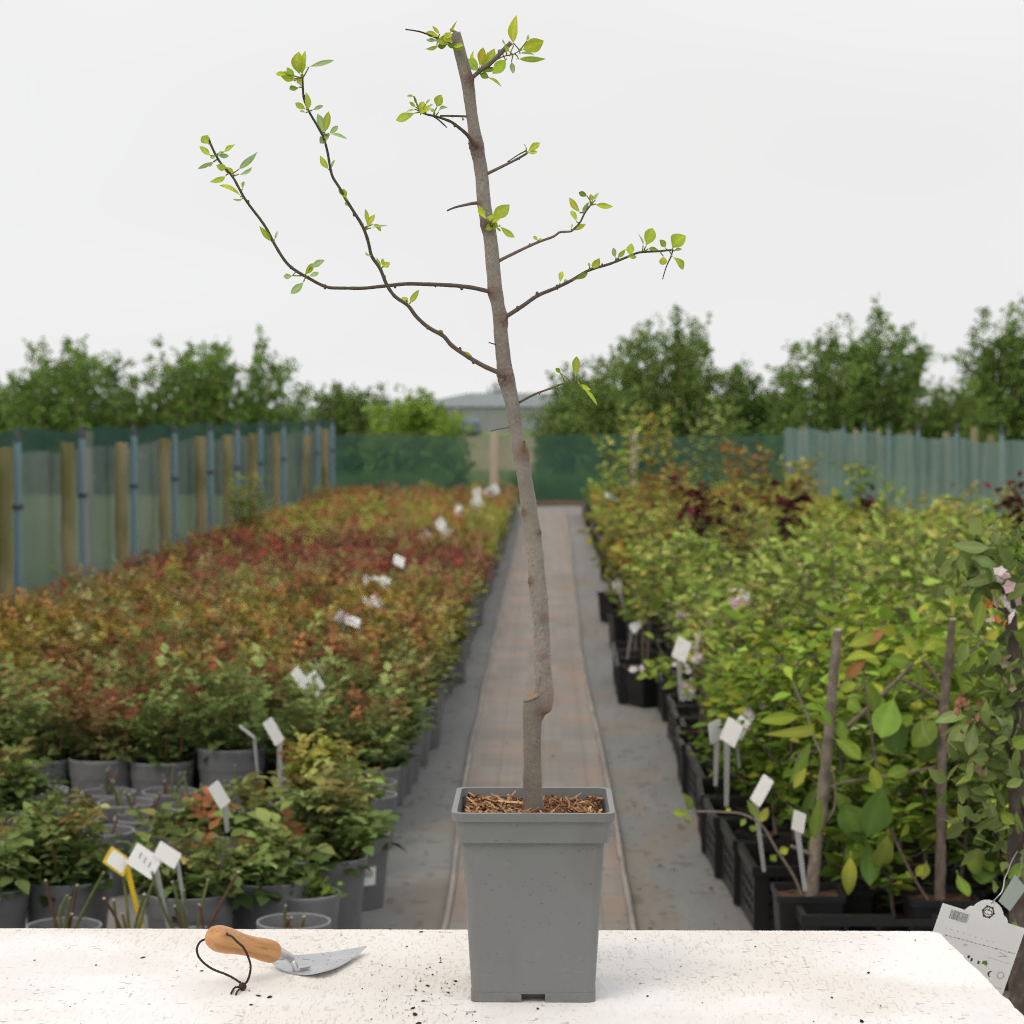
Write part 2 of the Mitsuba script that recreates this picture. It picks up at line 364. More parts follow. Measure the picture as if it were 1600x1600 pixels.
greenhouse()
k = numbered('farm_shed')
part(k, 'wall', box(-14.5, -10.6, 176, 184, -.5, 2.0), 'greenhouse_frame')
part(k, 'roof', (np.array([[-14.7, 175.8, 2.], [-10.4, 175.8, 2.], [-10.4, 184, 2.], [-14.7, 184, 2.], [-13.4, 180, 2.5], [-11.5, 180, 2.5]]), np.array([[0, 1, 5], [0, 5, 4], [1, 2, 5], [2, 3, 4], [2, 4, 5], [3, 0, 4], [0, 2, 1], [0, 3, 2]])), 'greenhouse_roof')
tag(k, 'small pale grey shed left of the far greenhouse', 'shed')
k = numbered('farm_trailer')
part(k, 'cover', mani(m3.Manifold.hull_points(np.array([[x, y, z] for x, y in ((-5.9, 143), (-3.9, 143), (-3.9, 145), (-5.9, 145)) for z in (.45, 1.0)] + [[-5.4, 143.4, 1.3], [-4.3, 144, 1.35]], dtype=np.float32))), 'blue_tarp', 20)
part(k, 'bed', box(-6.0, -3.8, 142.95, 145.05, .25, .45), 'dark_tip')
for xx in (-5.4, -4.4):
    c = trimesh.creation.cylinder(.33, .2, sections=16); c.apply_transform(trimesh.transformations.rotation_matrix(math.pi / 2, [1, 0, 0])); c.apply_translation((xx, 143.1, .2))
    part(k, 'wheel', c, 'black_plastic', 30)
tag(k, 'small blue covered trailer standing in front of the far greenhouse', 'trailer')

# ------------------------------------------------------------------ hedge trees beyond the fence
def hedge_tree(u0, u1, vtop, y, label, tone, seed, sparse=0.5, name='hedge_tree'):
    g = np.random.default_rng(seed)
    a, b, top = P(u0, 645, y)[0], P(u1, 645, y)[0], P(800, vtop, y)[2]
    cx, hw = (a + b) / 2, (b - a) / 2
    root, trunks, base, dirs, cols, sizes = numbered(name), [], [], [], [], []
    nl = int(13 + hw * 5)
    for i in range(nl):
        fr = (i + .5) / nl * 2 - 1 + g.normal() * .06
        hgt = top * (1 - .42 * abs(fr) ** 2.6) * g.uniform(.50, .86)
        tipx, tipy = cx + fr * hw * .92, y + g.normal() * hw * .45
        p0 = np.array([cx + fr * hw * .35, y + g.normal() * .2, -.03])
        pts = [p0, p0 * .6 + np.array([tipx, tipy, hgt * .6]) * .4 + g.normal(size=3) * .1, np.array([tipx * .8 + p0[0] * .2, tipy, hgt * .72]), np.array([tipx, tipy, hgt])]
        q, r = resample(pts, [.045, .03, .015, .004], .12)
        trunks.append(tube(q[::2], np.maximum(r[::2], .004), 5))
        for s in range(len(q)):
            h = q[s, 2] / top
            for _ in range(2 if h < .8 else 1):
                d = unit(np.array([g.normal() * 1.0, g.normal() * 1.0, g.uniform(.0, 1.3)]))
                L = g.uniform(.25, .75) * (1.0 if h < .75 else .8)
                n = int(L * 44)
                t = g.uniform(.05, 1, n)[:, None]
                o = q[s] + d * t * L + np.array([0, 0, -.12]) * t ** 2 * L + g.normal(size=(n, 3)) * .05
                base.append(o); dirs.append(unit(d * .6 + g.normal(size=(n, 3)) * .8))
                cl = g.uniform(.65, 1.35)
                cols.append(np.asarray(tone)[None] * cl * g.uniform(.75, 1.25, (n, 1)))
                trunks.append(tube(np.array([q[s], q[s] + d * L]), [.007, .003], 3, closed=False))
    for i in range(int(9 + hw * 6)):
        fr = g.uniform(-.92, .92)
        hgt = top * (1 - .30 * abs(fr) ** 2.4) * g.uniform(.74, 1.0)
        x0, y0 = cx + fr * hw * .75, y + g.normal() * hw * .3
        e = np.array([cx + fr * hw * .98 + g.normal() * .22, y0, hgt])
        s0 = np.array([x0, y0, hgt * .45])
        q, r = resample([s0, (s0 + e) / 2 + g.normal(size=3) * .08, e], [.016, .010, .004], .06)
        trunks.append(tube(q, r, 5))
        for s in range(2, len(q)):
            if g.random() < .38:
                continue
            d = unit(g.normal(size=3) + [0, 0, .5])
            n = int(g.integers(7, 20))
            o = q[s] + d * g.uniform(.02, .20) + g.normal(size=(n, 3)) * .055
            base.append(o); dirs.append(sphere_dirs(n, g)); cols.append(np.asarray(tone)[None] * g.uniform(.8, 1.3) * g.uniform(.8, 1.2, (n, 1)))
    # low dense skirt
    n = int(4800 * hw)
    p = np.stack([cx + hw * g.uniform(-1, 1, n), y + g.normal(size=n) * hw * .35, g.beta(1.0, 1.4, n) * top * .62], -1)
    clump = meshkit.noise(p * 3.1, seed)
    keep = clump > .38 + .20 * np.clip((p[:, 2] / top - .2) / .3, 0, 1); p, clump = p[keep], clump[keep]
    base.append(p); dirs.append(sphere_dirs(len(p), g)); cols.append(np.asarray(tone)[None] * (.6 + .8 * g.random(len(p)))[:, None])
    base, dirs, cols = np.vstack(base), np.vstack(dirs), np.vstack(cols)
    n = len(base)
    m = leaves(base, dirs, g.normal(size=(n, 3)) + [0, -.3, .8], g.uniform(.07, .13, n), g.uniform(.05, .085, n), np.clip(cols * [3.45, 3.3, 3.3], 0, .6), LEAF2)
    part(root, 'trunk', join(trunks), 'post_wood')
    part(root, 'crown', m[:2], 'leaf_material', color=m[2], kind='stuff')
    tag(root, label, 'tree', 'hedge trees beyond the netting fence')


GT = (.052, .085, .022)
hedge_tree(-60, 75, 575, 50, 'low dark green hedge tree at the left edge beyond the fence', GT, 1)
hedge_tree(10, 245, 515, 47, 'ragged green hedge tree with tall thin shoots, left of the biggest left-hand tree', (.058, .095, .024), 2)
hedge_tree(215, 470, 508, 47, 'biggest rounded green tree of the left-hand hedge', (.055, .092, .022), 3)
hedge_tree(455, 600, 588, 49, 'small loose hedge tree with one high shoot, right of the biggest left-hand tree', (.058, .09, .026), 4)
hedge_tree(575, 725, 612, 46, 'bright yellow green bush ending the left-hand hedge by the gap', (.080, .125, .022), 5)
hedge_tree(838, 1000, 560, 49, 'thin hedge tree with stray twigs at the left end of the right-hand hedge', (.056, .088, .026), 6)
hedge_tree(900, 1165, 478, 47, 'tall ragged green tree right of the young tree, beyond the fence', (.056, .088, .024), 7)
hedge_tree(1120, 1260, 578, 48, 'low dark hedge tree between the two tall ragged right-hand trees', (.046, .075, .020), 8)
hedge_tree(1185, 1465, 476, 47, 'wide ragged green tree beyond the pale right-hand netting', (.055, .09, .023), 9)
hedge_tree(1430, 1560, 590, 49, 'low dark hedge tree just left of the tall tree at the right edge', (.046, .075, .020), 10)
hedge_tree(1480, 1690, 462, 47, 'tall ragged green tree at the right edge of the picture', (.058, .094, .024), 11)
hedge_tree(690, 700, 700, 45.5, 'small green weed clump behind the far netting at the gap', (.09, .13, .03), 12, name='bush')
# far dark tree top above the greenhouse
hedge_tree(757, 800, 588, 230, 'distant dark tree rising behind the greenhouse roof', (.10, .125, .12), 13, name='distant_tree')

# rough grass behind the far netting
g4 = np.random.default_rng(31)
n = 9000
p = np.stack([g4.uniform(-5.5, 7, n), 41.6 + 2.6 * g4.random(n), np.zeros(n) - .03], -1)
hh = g4.uniform(.25, .62, n) * (0.45 + 0.55 * (np.abs(p[:, 0] + 1.2) > .65))
m = leaves(p, np.stack([g4.normal(size=n) * .25, g4.normal(size=n) * .25, np.ones(n)], -1), g4.normal(size=(n, 3)), hh, g4.uniform(.02, .045, n), np.array([.15, .26, .07]) * g4.uniform(.6, 1.4, (n, 1)), LEAF2)
part(None, 'tall_grass', m[:2], 'leaf_material', color=m[2])
tag('tall_grass', 'rough grass growing behind the far green netting', 'grass', kind='stuff')

# ------------------------------------------------------------------ netting fences
def net_sheet(pts, z0, ztop, n, amp, seed):
    """A hanging net: pts is a ground polyline, the net sags and ripples between."""
    p = np.asarray(pts, float)
    s = np.r_[0, np.cumsum(np.linalg.norm(np.diff(p, axis=0), axis=1))]
    q = np.linspace(0, s[-1], n)
    x, y = np.interp(q, s, p[:, 0]), np.interp(q, s, p[:, 1])
    top = ztop(y, q)
    nz = 9
    v = []
    t = unit(np.stack([np.gradient(x), np.gradient(y)], -1))
    for k in range(nz):
        w = amp * (meshkit.fbm(np.stack([q * 1.6, q * 0 + k * .25, q * 0 + seed], -1), 3) - .5) * 2
        v.append(np.stack([x - t[:, 1] * w, y + t[:, 0] * w, z0 + (top - z0) * k / (nz - 1)], -1))
    v = np.stack(v, 1).reshape(-1, 3)
    i, j = np.meshgrid(np.arange(n - 1), np.arange(nz - 1), indexing='ij')
    return v, np.stack([i * nz + j, (i + 1) * nz + j, (i + 1) * nz + j + 1, i * nz + j + 1], -1).reshape(-1, 4)


def pole(root, name, x, y, h, r, mat, lean=0.0, tip=True):
    k = part(root, name, tube(np.array([[x, y, -.03], [x + lean * .5, y, h * .5], [x + lean, y, h]]), r, 10), mat, 30)
    if tip:
        part(k, 'tip', tube(np.array([[x + lean, y, h + .002], [x + lean * 1.03, y, h + .10]]), [r * 1.15, r * .55], 8), 'dark_tip', 30)
        part(k, 'clip', tube(np.array([[x + lean * .7, y, h * .68], [x + lean * .7, y, h * .68 + .03]]), r * 1.5, 8), 'dark_tip', 30)
    return k


def wobble_post(root, x, y, h, r, mat, lean=0.0):
    g = np.random.default_rng(int(abs(x * 97 + y * 31)) + 5)
    z = np.linspace(-.03, h, 7)
    p = np.stack([x + lean * z / h + g.normal(size=7) * .004, y + 0 * z, z], -1)
    return part(root, 'wooden_post', tube(p, r * (1 + .05 * g.normal(size=7)), 12), mat, 40)


k = numbered('netting_fence')
tag(k, 'grey green windbreak netting on wooden posts and blue poles left of the rose bed', 'fence')
part(k, 'netting', net_sheet([(-3.62, 10), (-3.60, 22), (-3.66, 36.5), (-3.7, 41)], 0.0, lambda y, q: 1.475 + .02 * np.sin(q * 2.3) - .006 * (y - 15) * 0, 260, .02, 3), 'left_net', True)
W = 3.53
for u, lean in ((25, 0), (127, 0), (208, 0), (272, 0), (328, 0), (370, 0), (407, 0), (443, 0), (480, .15), (497, .0), (519, 0)):
    y = W * F / (848 - u)
    pole(k, 'pole', -W - (lean if lean else 0), y, 1.40, .026 if u < 300 else .03, 'blue_pole_paint', lean)
for u, v, lean in ((4, 700, 0), (104, 692, 0), (188, 692, 0), (255, 686, 0), (312, 682, 0), (355, 680, 0), (394, 678, 0), (430, 676, 0), (474, 680, .06), (507, 670, 0)):
    y = (W - .04) * F / (848 - u)
    wobble_post(k, -W + .04, y, P(800, v, y)[2], .052 if u < 300 else .058, 'post_wood', lean)
wobble_post(k, P(239, 680, 25)[0] - .7, 25, 1.40, .05, 'pale_post_wood')

k = numbered('netting_fence')
tag(k, 'dark green netting fence across the far end of the aisle', 'fence')
part(k, 'netting', net_sheet([(-3.75, 41.25), (0, 41.0), (4.7, 41.2)], 0.0, lambda y, q: 1.20 + .015 * np.sin(q * 1.7), 120, .03, 9), 'far_net', True)
wobble_post(k, P(772, 700, 40.9)[0], 40.9, 1.28, .075, 'pale_post_wood')
wobble_post(k, P(990, 700, 40.9)[0], 40.9, 1.30, .065, 'pale_post_wood')

k = numbered('netting_fence')
tag(k, 'pale teal netting fence with blue poles right of the sapling beds', 'fence')
part(k, 'netting', net_sheet([(4.06, 38.6), (4.07, 30), (4.08, 20), (4.10, 12)], 0.0, lambda y, q: 1.345 + .02 * np.sin(q * 2.1), 420, .032, 4), 'right_net', True)
W = 4.16
for u in (1259, 1317, 1349, 1387, 1433, 1493, 1563, 1650):
    pole(k, 'pole', W, W * F / (u - 848), 1.40, .019, 'blue_pole_paint')
for u, v in ((1251, 664), (1282, 671), (1307, 671), (1336, 668), (1372, 668), (1420, 670), (1477, 672), (1520, 664), (1546, 676), (1612, 680)):
    y = (W + .06) * F / (u - 848)
    wobble_post(k, W + .06, y, P(800, v, y)[2] - .02, .035, 'post_wood')
part(None, 'fence_base_soil', sheet(-3.7, 4.6, 39.6, 41.0, 40, 8, lambda x, y: 0.018 + .05 * ripple(x, y, 2) * np.clip((y - 39.8), 0, 1)), 'soil_material', True)
tag('fence_base_soil', 'strip of brown soil along the foot of the far netting', kind='structure')

# ------------------------------------------------------------------ the white table
TT = 1.6 - .8005
g5 = np.random.default_rng(41)


def edge(p0, p1, amp):
    n = int(np.linalg.norm(np.subtract(p1, p0)) / .004)
    t = np.linspace(0, 1, n, endpoint=False)[:, None]
    q = np.asarray(p0) * (1 - t) + np.asarray(p1) * t
    nn = unit(np.array([-(p1[1] - p0[1]), p1[0] - p0[0]]))
    w = (meshkit.fbm(np.concatenate([q * 60, q[:, :1] * 0], 1), 4, 5) - .5) * amp * np.clip(np.minimum(t, 1 - t) * n / 4, 0, 1)[:, 0]
    return q + nn * w[:, None]


CR, CF = G(1466, 1455, TT)[:2], G(1605, 1592, TT)[:2]
CF = CR + (CF - CR) / (CR[1] - CF[1]) * (CR[1] - 2.55)
CL = np.array([-1.35, G(200, 1451, TT)[1]])
ring = np.vstack([edge(CL, CR - [.012, 0], .004), edge(CR - [.012, 0], CR - [0, .014], .002), edge(CR - [0, .014], CF, .006), edge(CF, (-1.35, 2.55), .002), edge((-1.35, 2.55), CL, .002)])
top = trimesh.creation.extrude_polygon(Polygon(ring).buffer(0), .028, engine='earcut')
top.apply_translation((0, 0, TT - .028))
tk = numbered('work_table')
tag(tk, 'white painted weathered board table in the foreground under the square pot', 'table')
part(tk, 'tabletop', top, 'table_paint')
for x in (-1.15, .42):
    for y in (2.68, 3.42):
        part(tk, 'leg', box(x - .035, x + .035, y - .035, y + .035, .012, TT - .0285), 'pale_post_wood')
    part(tk, 'rail', box(x - .025, x + .025, 2.716, 3.384, TT - .13, TT - .03), 'pale_post_wood')
# crumbs of bark and soil
spots = [(P(u, v, 3)[:2], u, v) for u, v in ()]
cr = []
for u, v, s in ((375, 1535, 1), (404, 1557, 1.6), (421, 1559, 2.4), (392, 1571, 1.2), (315, 1518, 1.0), (223, 1497, 1.6), (150, 1509, 1.2), (668, 1541, 1.5), (650, 1548, 1.6), (657, 1534, 1), (662, 1565, 1.3), (645, 1576, 1.8), (648, 1586, 2.6), (700, 1552, 1.2), (712, 1534, 1.3),
                (688, 1498, .9), (636, 1480, .8), (1000, 1538, 1), (1012, 1557, 1.2), (1357, 1521, 1.3), (1346, 1597, 2.2), (1300, 1560, .9), (1430, 1470, 1), (676, 1524, 1.1), (690, 1545, 1), (655, 1600, 1.8), (840, 1577, 1.6), (610, 1452.5, .9), (658, 1457, 1.3), (1180, 1480, .8)):
    cr.append((*G(u, v, TT)[:2], s))
for _ in range(130):
    u, v = g5.normal(665, 55), g5.uniform(1500, 1600)
    cr.append((*G(u, v, TT)[:2], g5.uniform(.2, .6)))
for _ in range(25):
    cr.append((g5.uniform(-.8, .55), g5.uniform(2.95, 3.5), g5.uniform(.2, .6)))
ms = []
for x, y, s in cr:
    if abs(x + .012) < .105 and y > 3.075 or x > .57:
        continue
    a = g5.uniform(0, math.pi)
    b = trimesh.creation.icosphere(0)
    b.vertices *= np.array([.0030 * s, .0012 * s, .0006 + .0004 * s]) * g5.uniform(.45, 1.5, (len(b.vertices), 3))
    b.apply_transform(trimesh.transformations.rotation_matrix(a, [0, 0, 1])); b.apply_translation((x, y, TT + .0012))
    ms.append((np.array(b.vertices), np.array(b.faces), np.tile(np.array([.055, .035, .025]) * g5.uniform(.5, 1.6), (len(b.vertices), 1))))
m = join(ms)
part(None, 'bark_crumbs', m[:2], 'matte_color_material', color=m[2])
tag('bark_crumbs', 'dark crumbs of bark and soil scattered on the white table', 'crumbs', kind='stuff')

# ------------------------------------------------------------------ the young tree in the square grey pot
YT = numbered('young_tree')
tag(YT, 'pruned young fruit tree with fresh leaves in a square grey pot on white table', 'potted tree')
PX, PY = -.0125, 3.184
CS = m3.CrossSection


def rsq(h, r):
    return CS.square([2 * (h - r), 2 * (h - r)], True).offset(r, m3.JoinType.Round, 2.0, 48)


def frustum(h0, h1, z0, z1, r):
    return rsq(h0, r).extrude(z1 - z0, 6, 0.0, (h1 / h0, h1 / h0)).translate((0, 0, z0))


body = frustum(.0835, .0965, 0, .2225, .012) + frustum(.1022, .1062, .2205, .2525, .014) + frustum(.1100, .1104, .2505, .2620, .016)
body += frustum(.0850, .0852, 0, .0125, .012)
inner = frustum(.0805, .0935, .006, .2205, .010) + frustum(.0990, .1035, .2195, .2650, .012)
pot = body - inner
for k in range(4):
    pot -= m3.Manifold.cube([.032, .04, .022], True).translate((0, -.0835, 0)).rotate((0, 0, 90 * k))
for s in (-1, 1):
    pot -= m3.Manifold.cube([.012, .010, .0045], True).translate((s * .1085, -.02, .2568))
v, f = mani(pot)
pk = part(YT, 'pot', (v + [PX, PY, TT + .0006], f), 'square_pot_material', 35, label='square grey plastic nursery pot with a deep stepped rim')
part(YT, 'soil', sheet(PX - .0985, PX + .0985, PY - .0985, PY + .0985, 30, 30, lambda x, y: TT + .232 + .012 * ripple(x * 8, y * 16)), 'soil_material', True)
# bark mulch chips
ms, g6 = [], np.random.default_rng(51)
pal = np.array([[.52, .34, .17], [.42, .24, .12], [.30, .14, .085], [.20, .085, .055], [.60, .42, .22], [.34, .19, .12], [.10, .055, .04]])
for k in range(2300):
    x, y = g6.uniform(-.0965, .0965, 2)
    rr = math.hypot(x - .003, y)
    if rr < .014:
        continue
    L, w, t = g6.uniform(.006, .026) * (1 if g6.random() < .8 else 1.5), g6.uniform(.0010, .0036), g6.uniform(.0005, .0015)
    lim = .0965
    a, tilt = g6.uniform(0, 2 * math.pi), g6.normal() * .38
    x, y = np.clip([x, y], -(lim - L * .5 * abs(math.cos(a)) - .001), lim - L * .5 * abs(math.cos(a)) - .001) if abs(x) > abs(y) else (x, np.clip(y, -(lim - L * .5 * abs(math.sin(a)) - .001), lim - L * .5 * abs(math.sin(a)) - .001))
    b = np.array([[sx * L / 2 * (1 if sy > 0 else .8), sy * w / 2, sz * t / 2] for sx in (-1, 1) for sy in (-1, 1) for sz in (-1, 1)])
    b[:, 2] += g6.normal() * .05 * b[:, 0] + 6 * b[:, 0] ** 2 * g6.normal()
    M = trimesh.transformations.euler_matrix(g6.normal() * .6, tilt, a, 'sxyz')
    b = b @ M[:3, :3].T + [PX + x, PY + y, TT + .2425 + .006 * ripple(np.array([x * 8]), np.array([y * 16]))[0] + g6.uniform(-.004, .006)]
    c = pal[g6.integers(len(pal))] * g6.uniform(.7, 1.25)
    ms.append((b, np.array([[0, 1, 3], [0, 3, 2], [4, 6, 7], [4, 7, 5], [0, 4, 5], [0, 5, 1], [2, 3, 7], [2, 7, 6], [0, 2, 6], [0, 6, 4], [1, 5, 7], [1, 7, 3]]), np.tile(c, (8, 1))))
m = join(ms)
part(YT, 'bark_chips', m[:2], 'matte_color_material', color=m[2], kind='stuff', label='reddish tan bark mulch chips filling the pot')

BY = 3.184
SC = BY / F
KNOTS = np.array([P(u, v, BY - .008) for u, v in ((741, 228), (788, 590), (768, 456), (789, 497), (817, 706), (757, 352), (736, 122), (829, 908), (843, 832), (818, 800), (848, 1025), (745, 318), (848, 966))])
KR = np.array([.013, .014, .010, .011, .012, .010, .010, .007, .006, .007, .006, .007, .006])


def trunk_bump(p, r):
    sh = p.shape[:-1]
    q = p.reshape(-1, 3)
    d = .0014 * (meshkit.fbm(q * [60, 60, 26], 3, 2) - .5) * 2 + .0006 * (meshkit.fbm(q * [300, 300, 160], 3, 8) - .5)
    for K, R in zip(KNOTS, KR):
        e = np.linalg.norm(q - K, axis=1)
        d += .32 * R * np.exp(-(e / R) ** 2) * (1 + .5 * (meshkit.noise(q * 330) - .5) * 2)
    return d.reshape(sh)


def bark_color(v, base=(.272, .236, .218), dark=0.0):
    n1, n2 = meshkit.fbm(v * [45, 45, 22], 4, 1), meshkit.noise(v * [520, 520, 640], 4)
    c = np.asarray(base)[None] * (.72 + .56 * n1[:, None])
    n3 = meshkit.noise(v * [900, 900, 300], 14)
    c = np.where((n2 > .76)[:, None], c * 1.28, np.where((n2 < .20)[:, None], c * .66, c)) * (.85 + .30 * n3[:, None])
    gr = np.clip((meshkit.fbm(v * [30, 30, 9], 3, 6) - .48) * 5, 0, 1)[:, None]
    c = c * (1 - .4 * gr) + np.array([.23, .215, .15]) * .4 * gr
    for K, R in zip(KNOTS, KR):
        e = np.exp(-(np.linalg.norm(v - K, axis=1) / (R * 1.05)) ** 2)[:, None]
        k2 = np.where(meshkit.noise(v * 420, 3)[:, None] < .45, .5, 1.15)
        c = c * (1 - .8 * e) + np.array([.17, .085, .055]) * k2 * .8 * e
    return np.clip(c, .01, .9)


tr = [(851, 1090, 24), (851, 1075, 27), (848.5, 1050, 26.5), (847, 1005, 26.5), (843, 945, 27), (839.5, 905, 27), (835, 860, 26.5), (828.5, 805, 25.5), (821, 755, 24.5), (814, 712, 24), (809, 690, 22.5), (802, 640, 22), (791.5, 590, 22.5), (784, 540, 22),
      (781, 500, 22), (772.5, 440, 21.5), (769, 400, 21.5), (763.5, 360, 20.5), (757, 320, 21), (752, 270, 20.5), (745, 230, 20.5), (737.5, 180, 18.5), (730, 130, 18.5), (720.5, 90, 18.5), (714, 62, 18.5), (711.5, 52, 18)]
sc = [P(u, v, BY) for u, v, w in tr]
rr = [w * SC / 2 for u, v, w in tr]
m = tube(sc, rr, 34, .0022, bump=trunk_bump)
# slanted pruning cut at the top
top_ = m[0][:, 2] > P(711, 55, BY)[2]
TRK = part(YT, 'trunk', m, 'bark_material', True, color=bark_color(m[0]), label='slim grey brown trunk with a slanted pruning cut at the top')
c0 = P(709.5, 51.0, BY)
d3 = trimesh.creation.cylinder(.0079, .0022, sections=20)
d3.apply_transform(trimesh.transformations.rotation_matrix(.5, [0, 1, 0])); d3.apply_translation(c0 + [.001, 0, .001])
part(TRK, 'pruning_cut', d3, 'pale_cut' if 'pale_cut' in scene else 'handle_wood', 30)
def capsule_chain(rows, dy=0.0):
    return [(P(u, v, BY + dy), w * SC / 2) for u, v, w in rows]


RCH = capsule_chain([(833, 1276, 37), (833.5, 1258, 33), (832.5, 1238, 30), (832, 1200, 28.5), (831.5, 1150, 28), (831.5, 1112, 29.5), (834, 1088, 31), (836, 1066, 29)], -.004)
SCH = capsule_chain([(843, 1112, 20), (849, 1102, 29), (851.5, 1084, 29), (848.8, 1052, 25.5), (848, 1040, 25.2)])
CUT, CUTN = P(831, 1085, BY - .004), unit(np.array([-.40, -.22, .88]))


def chain_distance(p, chain):
    """Distance to a chain of cones, with numpy."""
    best = np.full(len(p), 1e9)
    for (a, ra), (b, rb) in zip(chain[:-1], chain[1:]):
        ab = b - a
        t = np.clip((p - a) @ ab / (ab @ ab), 0, 1)
        best = np.minimum(best, np.linalg.norm(p - a - t[:, None] * ab, axis=1) - (ra + (rb - ra) * t))
    return best


def union_distance(p):
    r = chain_distance(p, RCH)
    k0 = .004
    pl = (p - CUT) @ CUTN
    h = np.clip(.5 - .5 * (r - pl) / k0, 0, 1)
    r = r * (1 - h) + pl * h + k0 * h * (1 - h)
    q = chain_distance(p, SCH)
    k1 = .009
    h = np.clip(.5 + .5 * (q - r) / k1, 0, 1)
    d = q * (1 - h) + r * h - k1 * h * (1 - h)
    return d + .0022 * (meshkit.fbm(p * [62, 62, 42], 4, 12) - .5) + .0009 * (meshkit.fbm(p * [300, 300, 170], 2, 5) - .5)


_lo, _hi, _h = np.array([P(812, 0, BY)[0], BY - .026, P(0, 1272, BY)[2]]), np.array([P(872, 0, BY)[0], BY + .022, P(0, 1040, BY)[2]]), .0011
_ax = [np.arange(a, b + _h, _h) for a, b in zip(_lo, _hi)]
_g = np.stack(np.meshgrid(*_ax, indexing='ij'), -1)
_val = union_distance(_g.reshape(-1, 3)).reshape(_g.shape[:3])


def _look(x, y, z):
    """Minus the distance at a point, trilinear in the grid."""
    g_, w_ = [], []
    for c, o, n in zip((x, y, z), _lo, _val.shape):
        t = min(max((c - o) / _h, 0.0), n - 1.001)
        g_.append(int(t)); w_.append(t - int(t))
    i, j, k = g_; a, b, c = w_
    q = _cells[i][j], _cells[i][j + 1], _cells[i + 1][j], _cells[i + 1][j + 1]
    l0, l1, l2, l3 = (r[k] * (1 - c) + r[k + 1] * c for r in q)
    return -((l0 * (1 - b) + l1 * b) * (1 - a) + (l2 * (1 - b) + l3 * b) * a)


_cells = _val.tolist()
_m = m3.Manifold.level_set(_look, [*map(float, _lo), *map(float, _hi)], .0013)
ROOT = mani(_m)
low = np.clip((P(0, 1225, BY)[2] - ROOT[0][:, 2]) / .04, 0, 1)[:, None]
up_ = np.clip((ROOT[0][:, 0] - P(843, 0, BY)[0]) / .006, 0, 1)[:, None] * np.clip((ROOT[0][:, 2] - P(0, 1112, BY)[2]) / .006, 0, 1)[:, None]
rc = bark_color(ROOT[0], (.205, .175, .155)) * (1 - up_) + bark_color(ROOT[0], (.262, .212, .188)) * up_
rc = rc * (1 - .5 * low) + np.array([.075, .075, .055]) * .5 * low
pl_ = (ROOT[0] - CUT) @ CUTN
wood = np.clip(1 - np.abs(pl_) / .0016, 0, 1)[:, None] * np.clip((P(846, 0, BY)[0] - ROOT[0][:, 0]) / .003, 0, 1)[:, None]
grain = meshkit.noise(ROOT[0] * 420, 5)[:, None]
rc = rc * (1 - wood) + (np.array([.26, .17, .075]) * (.55 + .9 * grain)) * wood
edge_ = np.exp(-((pl_ + .0030) / .0010) ** 2)[:, None] * np.clip((P(846, 0, BY)[0] - ROOT[0][:, 0]) / .003, 0, 1)[:, None]
rc = rc * (1 - .6 * edge_)
cal = np.exp(-(np.linalg.norm((ROOT[0] - P(848, 1113, BY - .006)) * [1, 1, .9], axis=1) / .0095) ** 2)[:, None]
rc = rc * (1 - .75 * cal) + np.array([.20, .105, .045]) * (.5 + grain) * .75 * cal
RK = part(YT, 'rootstock', ROOT, 'bark_material', True, color=rc, label='darker rootstock with a swollen graft knuckle and a healed brown cut')
tb = tube([P(817, 706, BY - .012), P(818.2, 697, BY - .014), P(819, 688, BY - .015)], [.0028, .0024, .0022], 8, .002)
plain('stub_bark', (0.17, 0.125, 0.04), 0.6)
part(TRK, 'stub', tb, 'stub_bark', 30)

CROPS = {1: (290, 180, 16 / 3), 2: (410, 60, 16 / 3), 3: (600, 0, 16 / 3), 4: (680, 220, 5.), 5: (760, 340, 4.848), 6: (540, 380, 5.), 7: (780, 540, 7.27), 0: (0, 0, 1.)}


def px(c, x, y):
    a, b, s = CROPS[c]
    return a + x / s, b + y / s


TONES = {0: (.53, .64, .085), 1: (.42, .60, .24), 2: (.22, .34, .05), 3: (.56, .60, .06)}
g7 = np.random.default_rng(61)


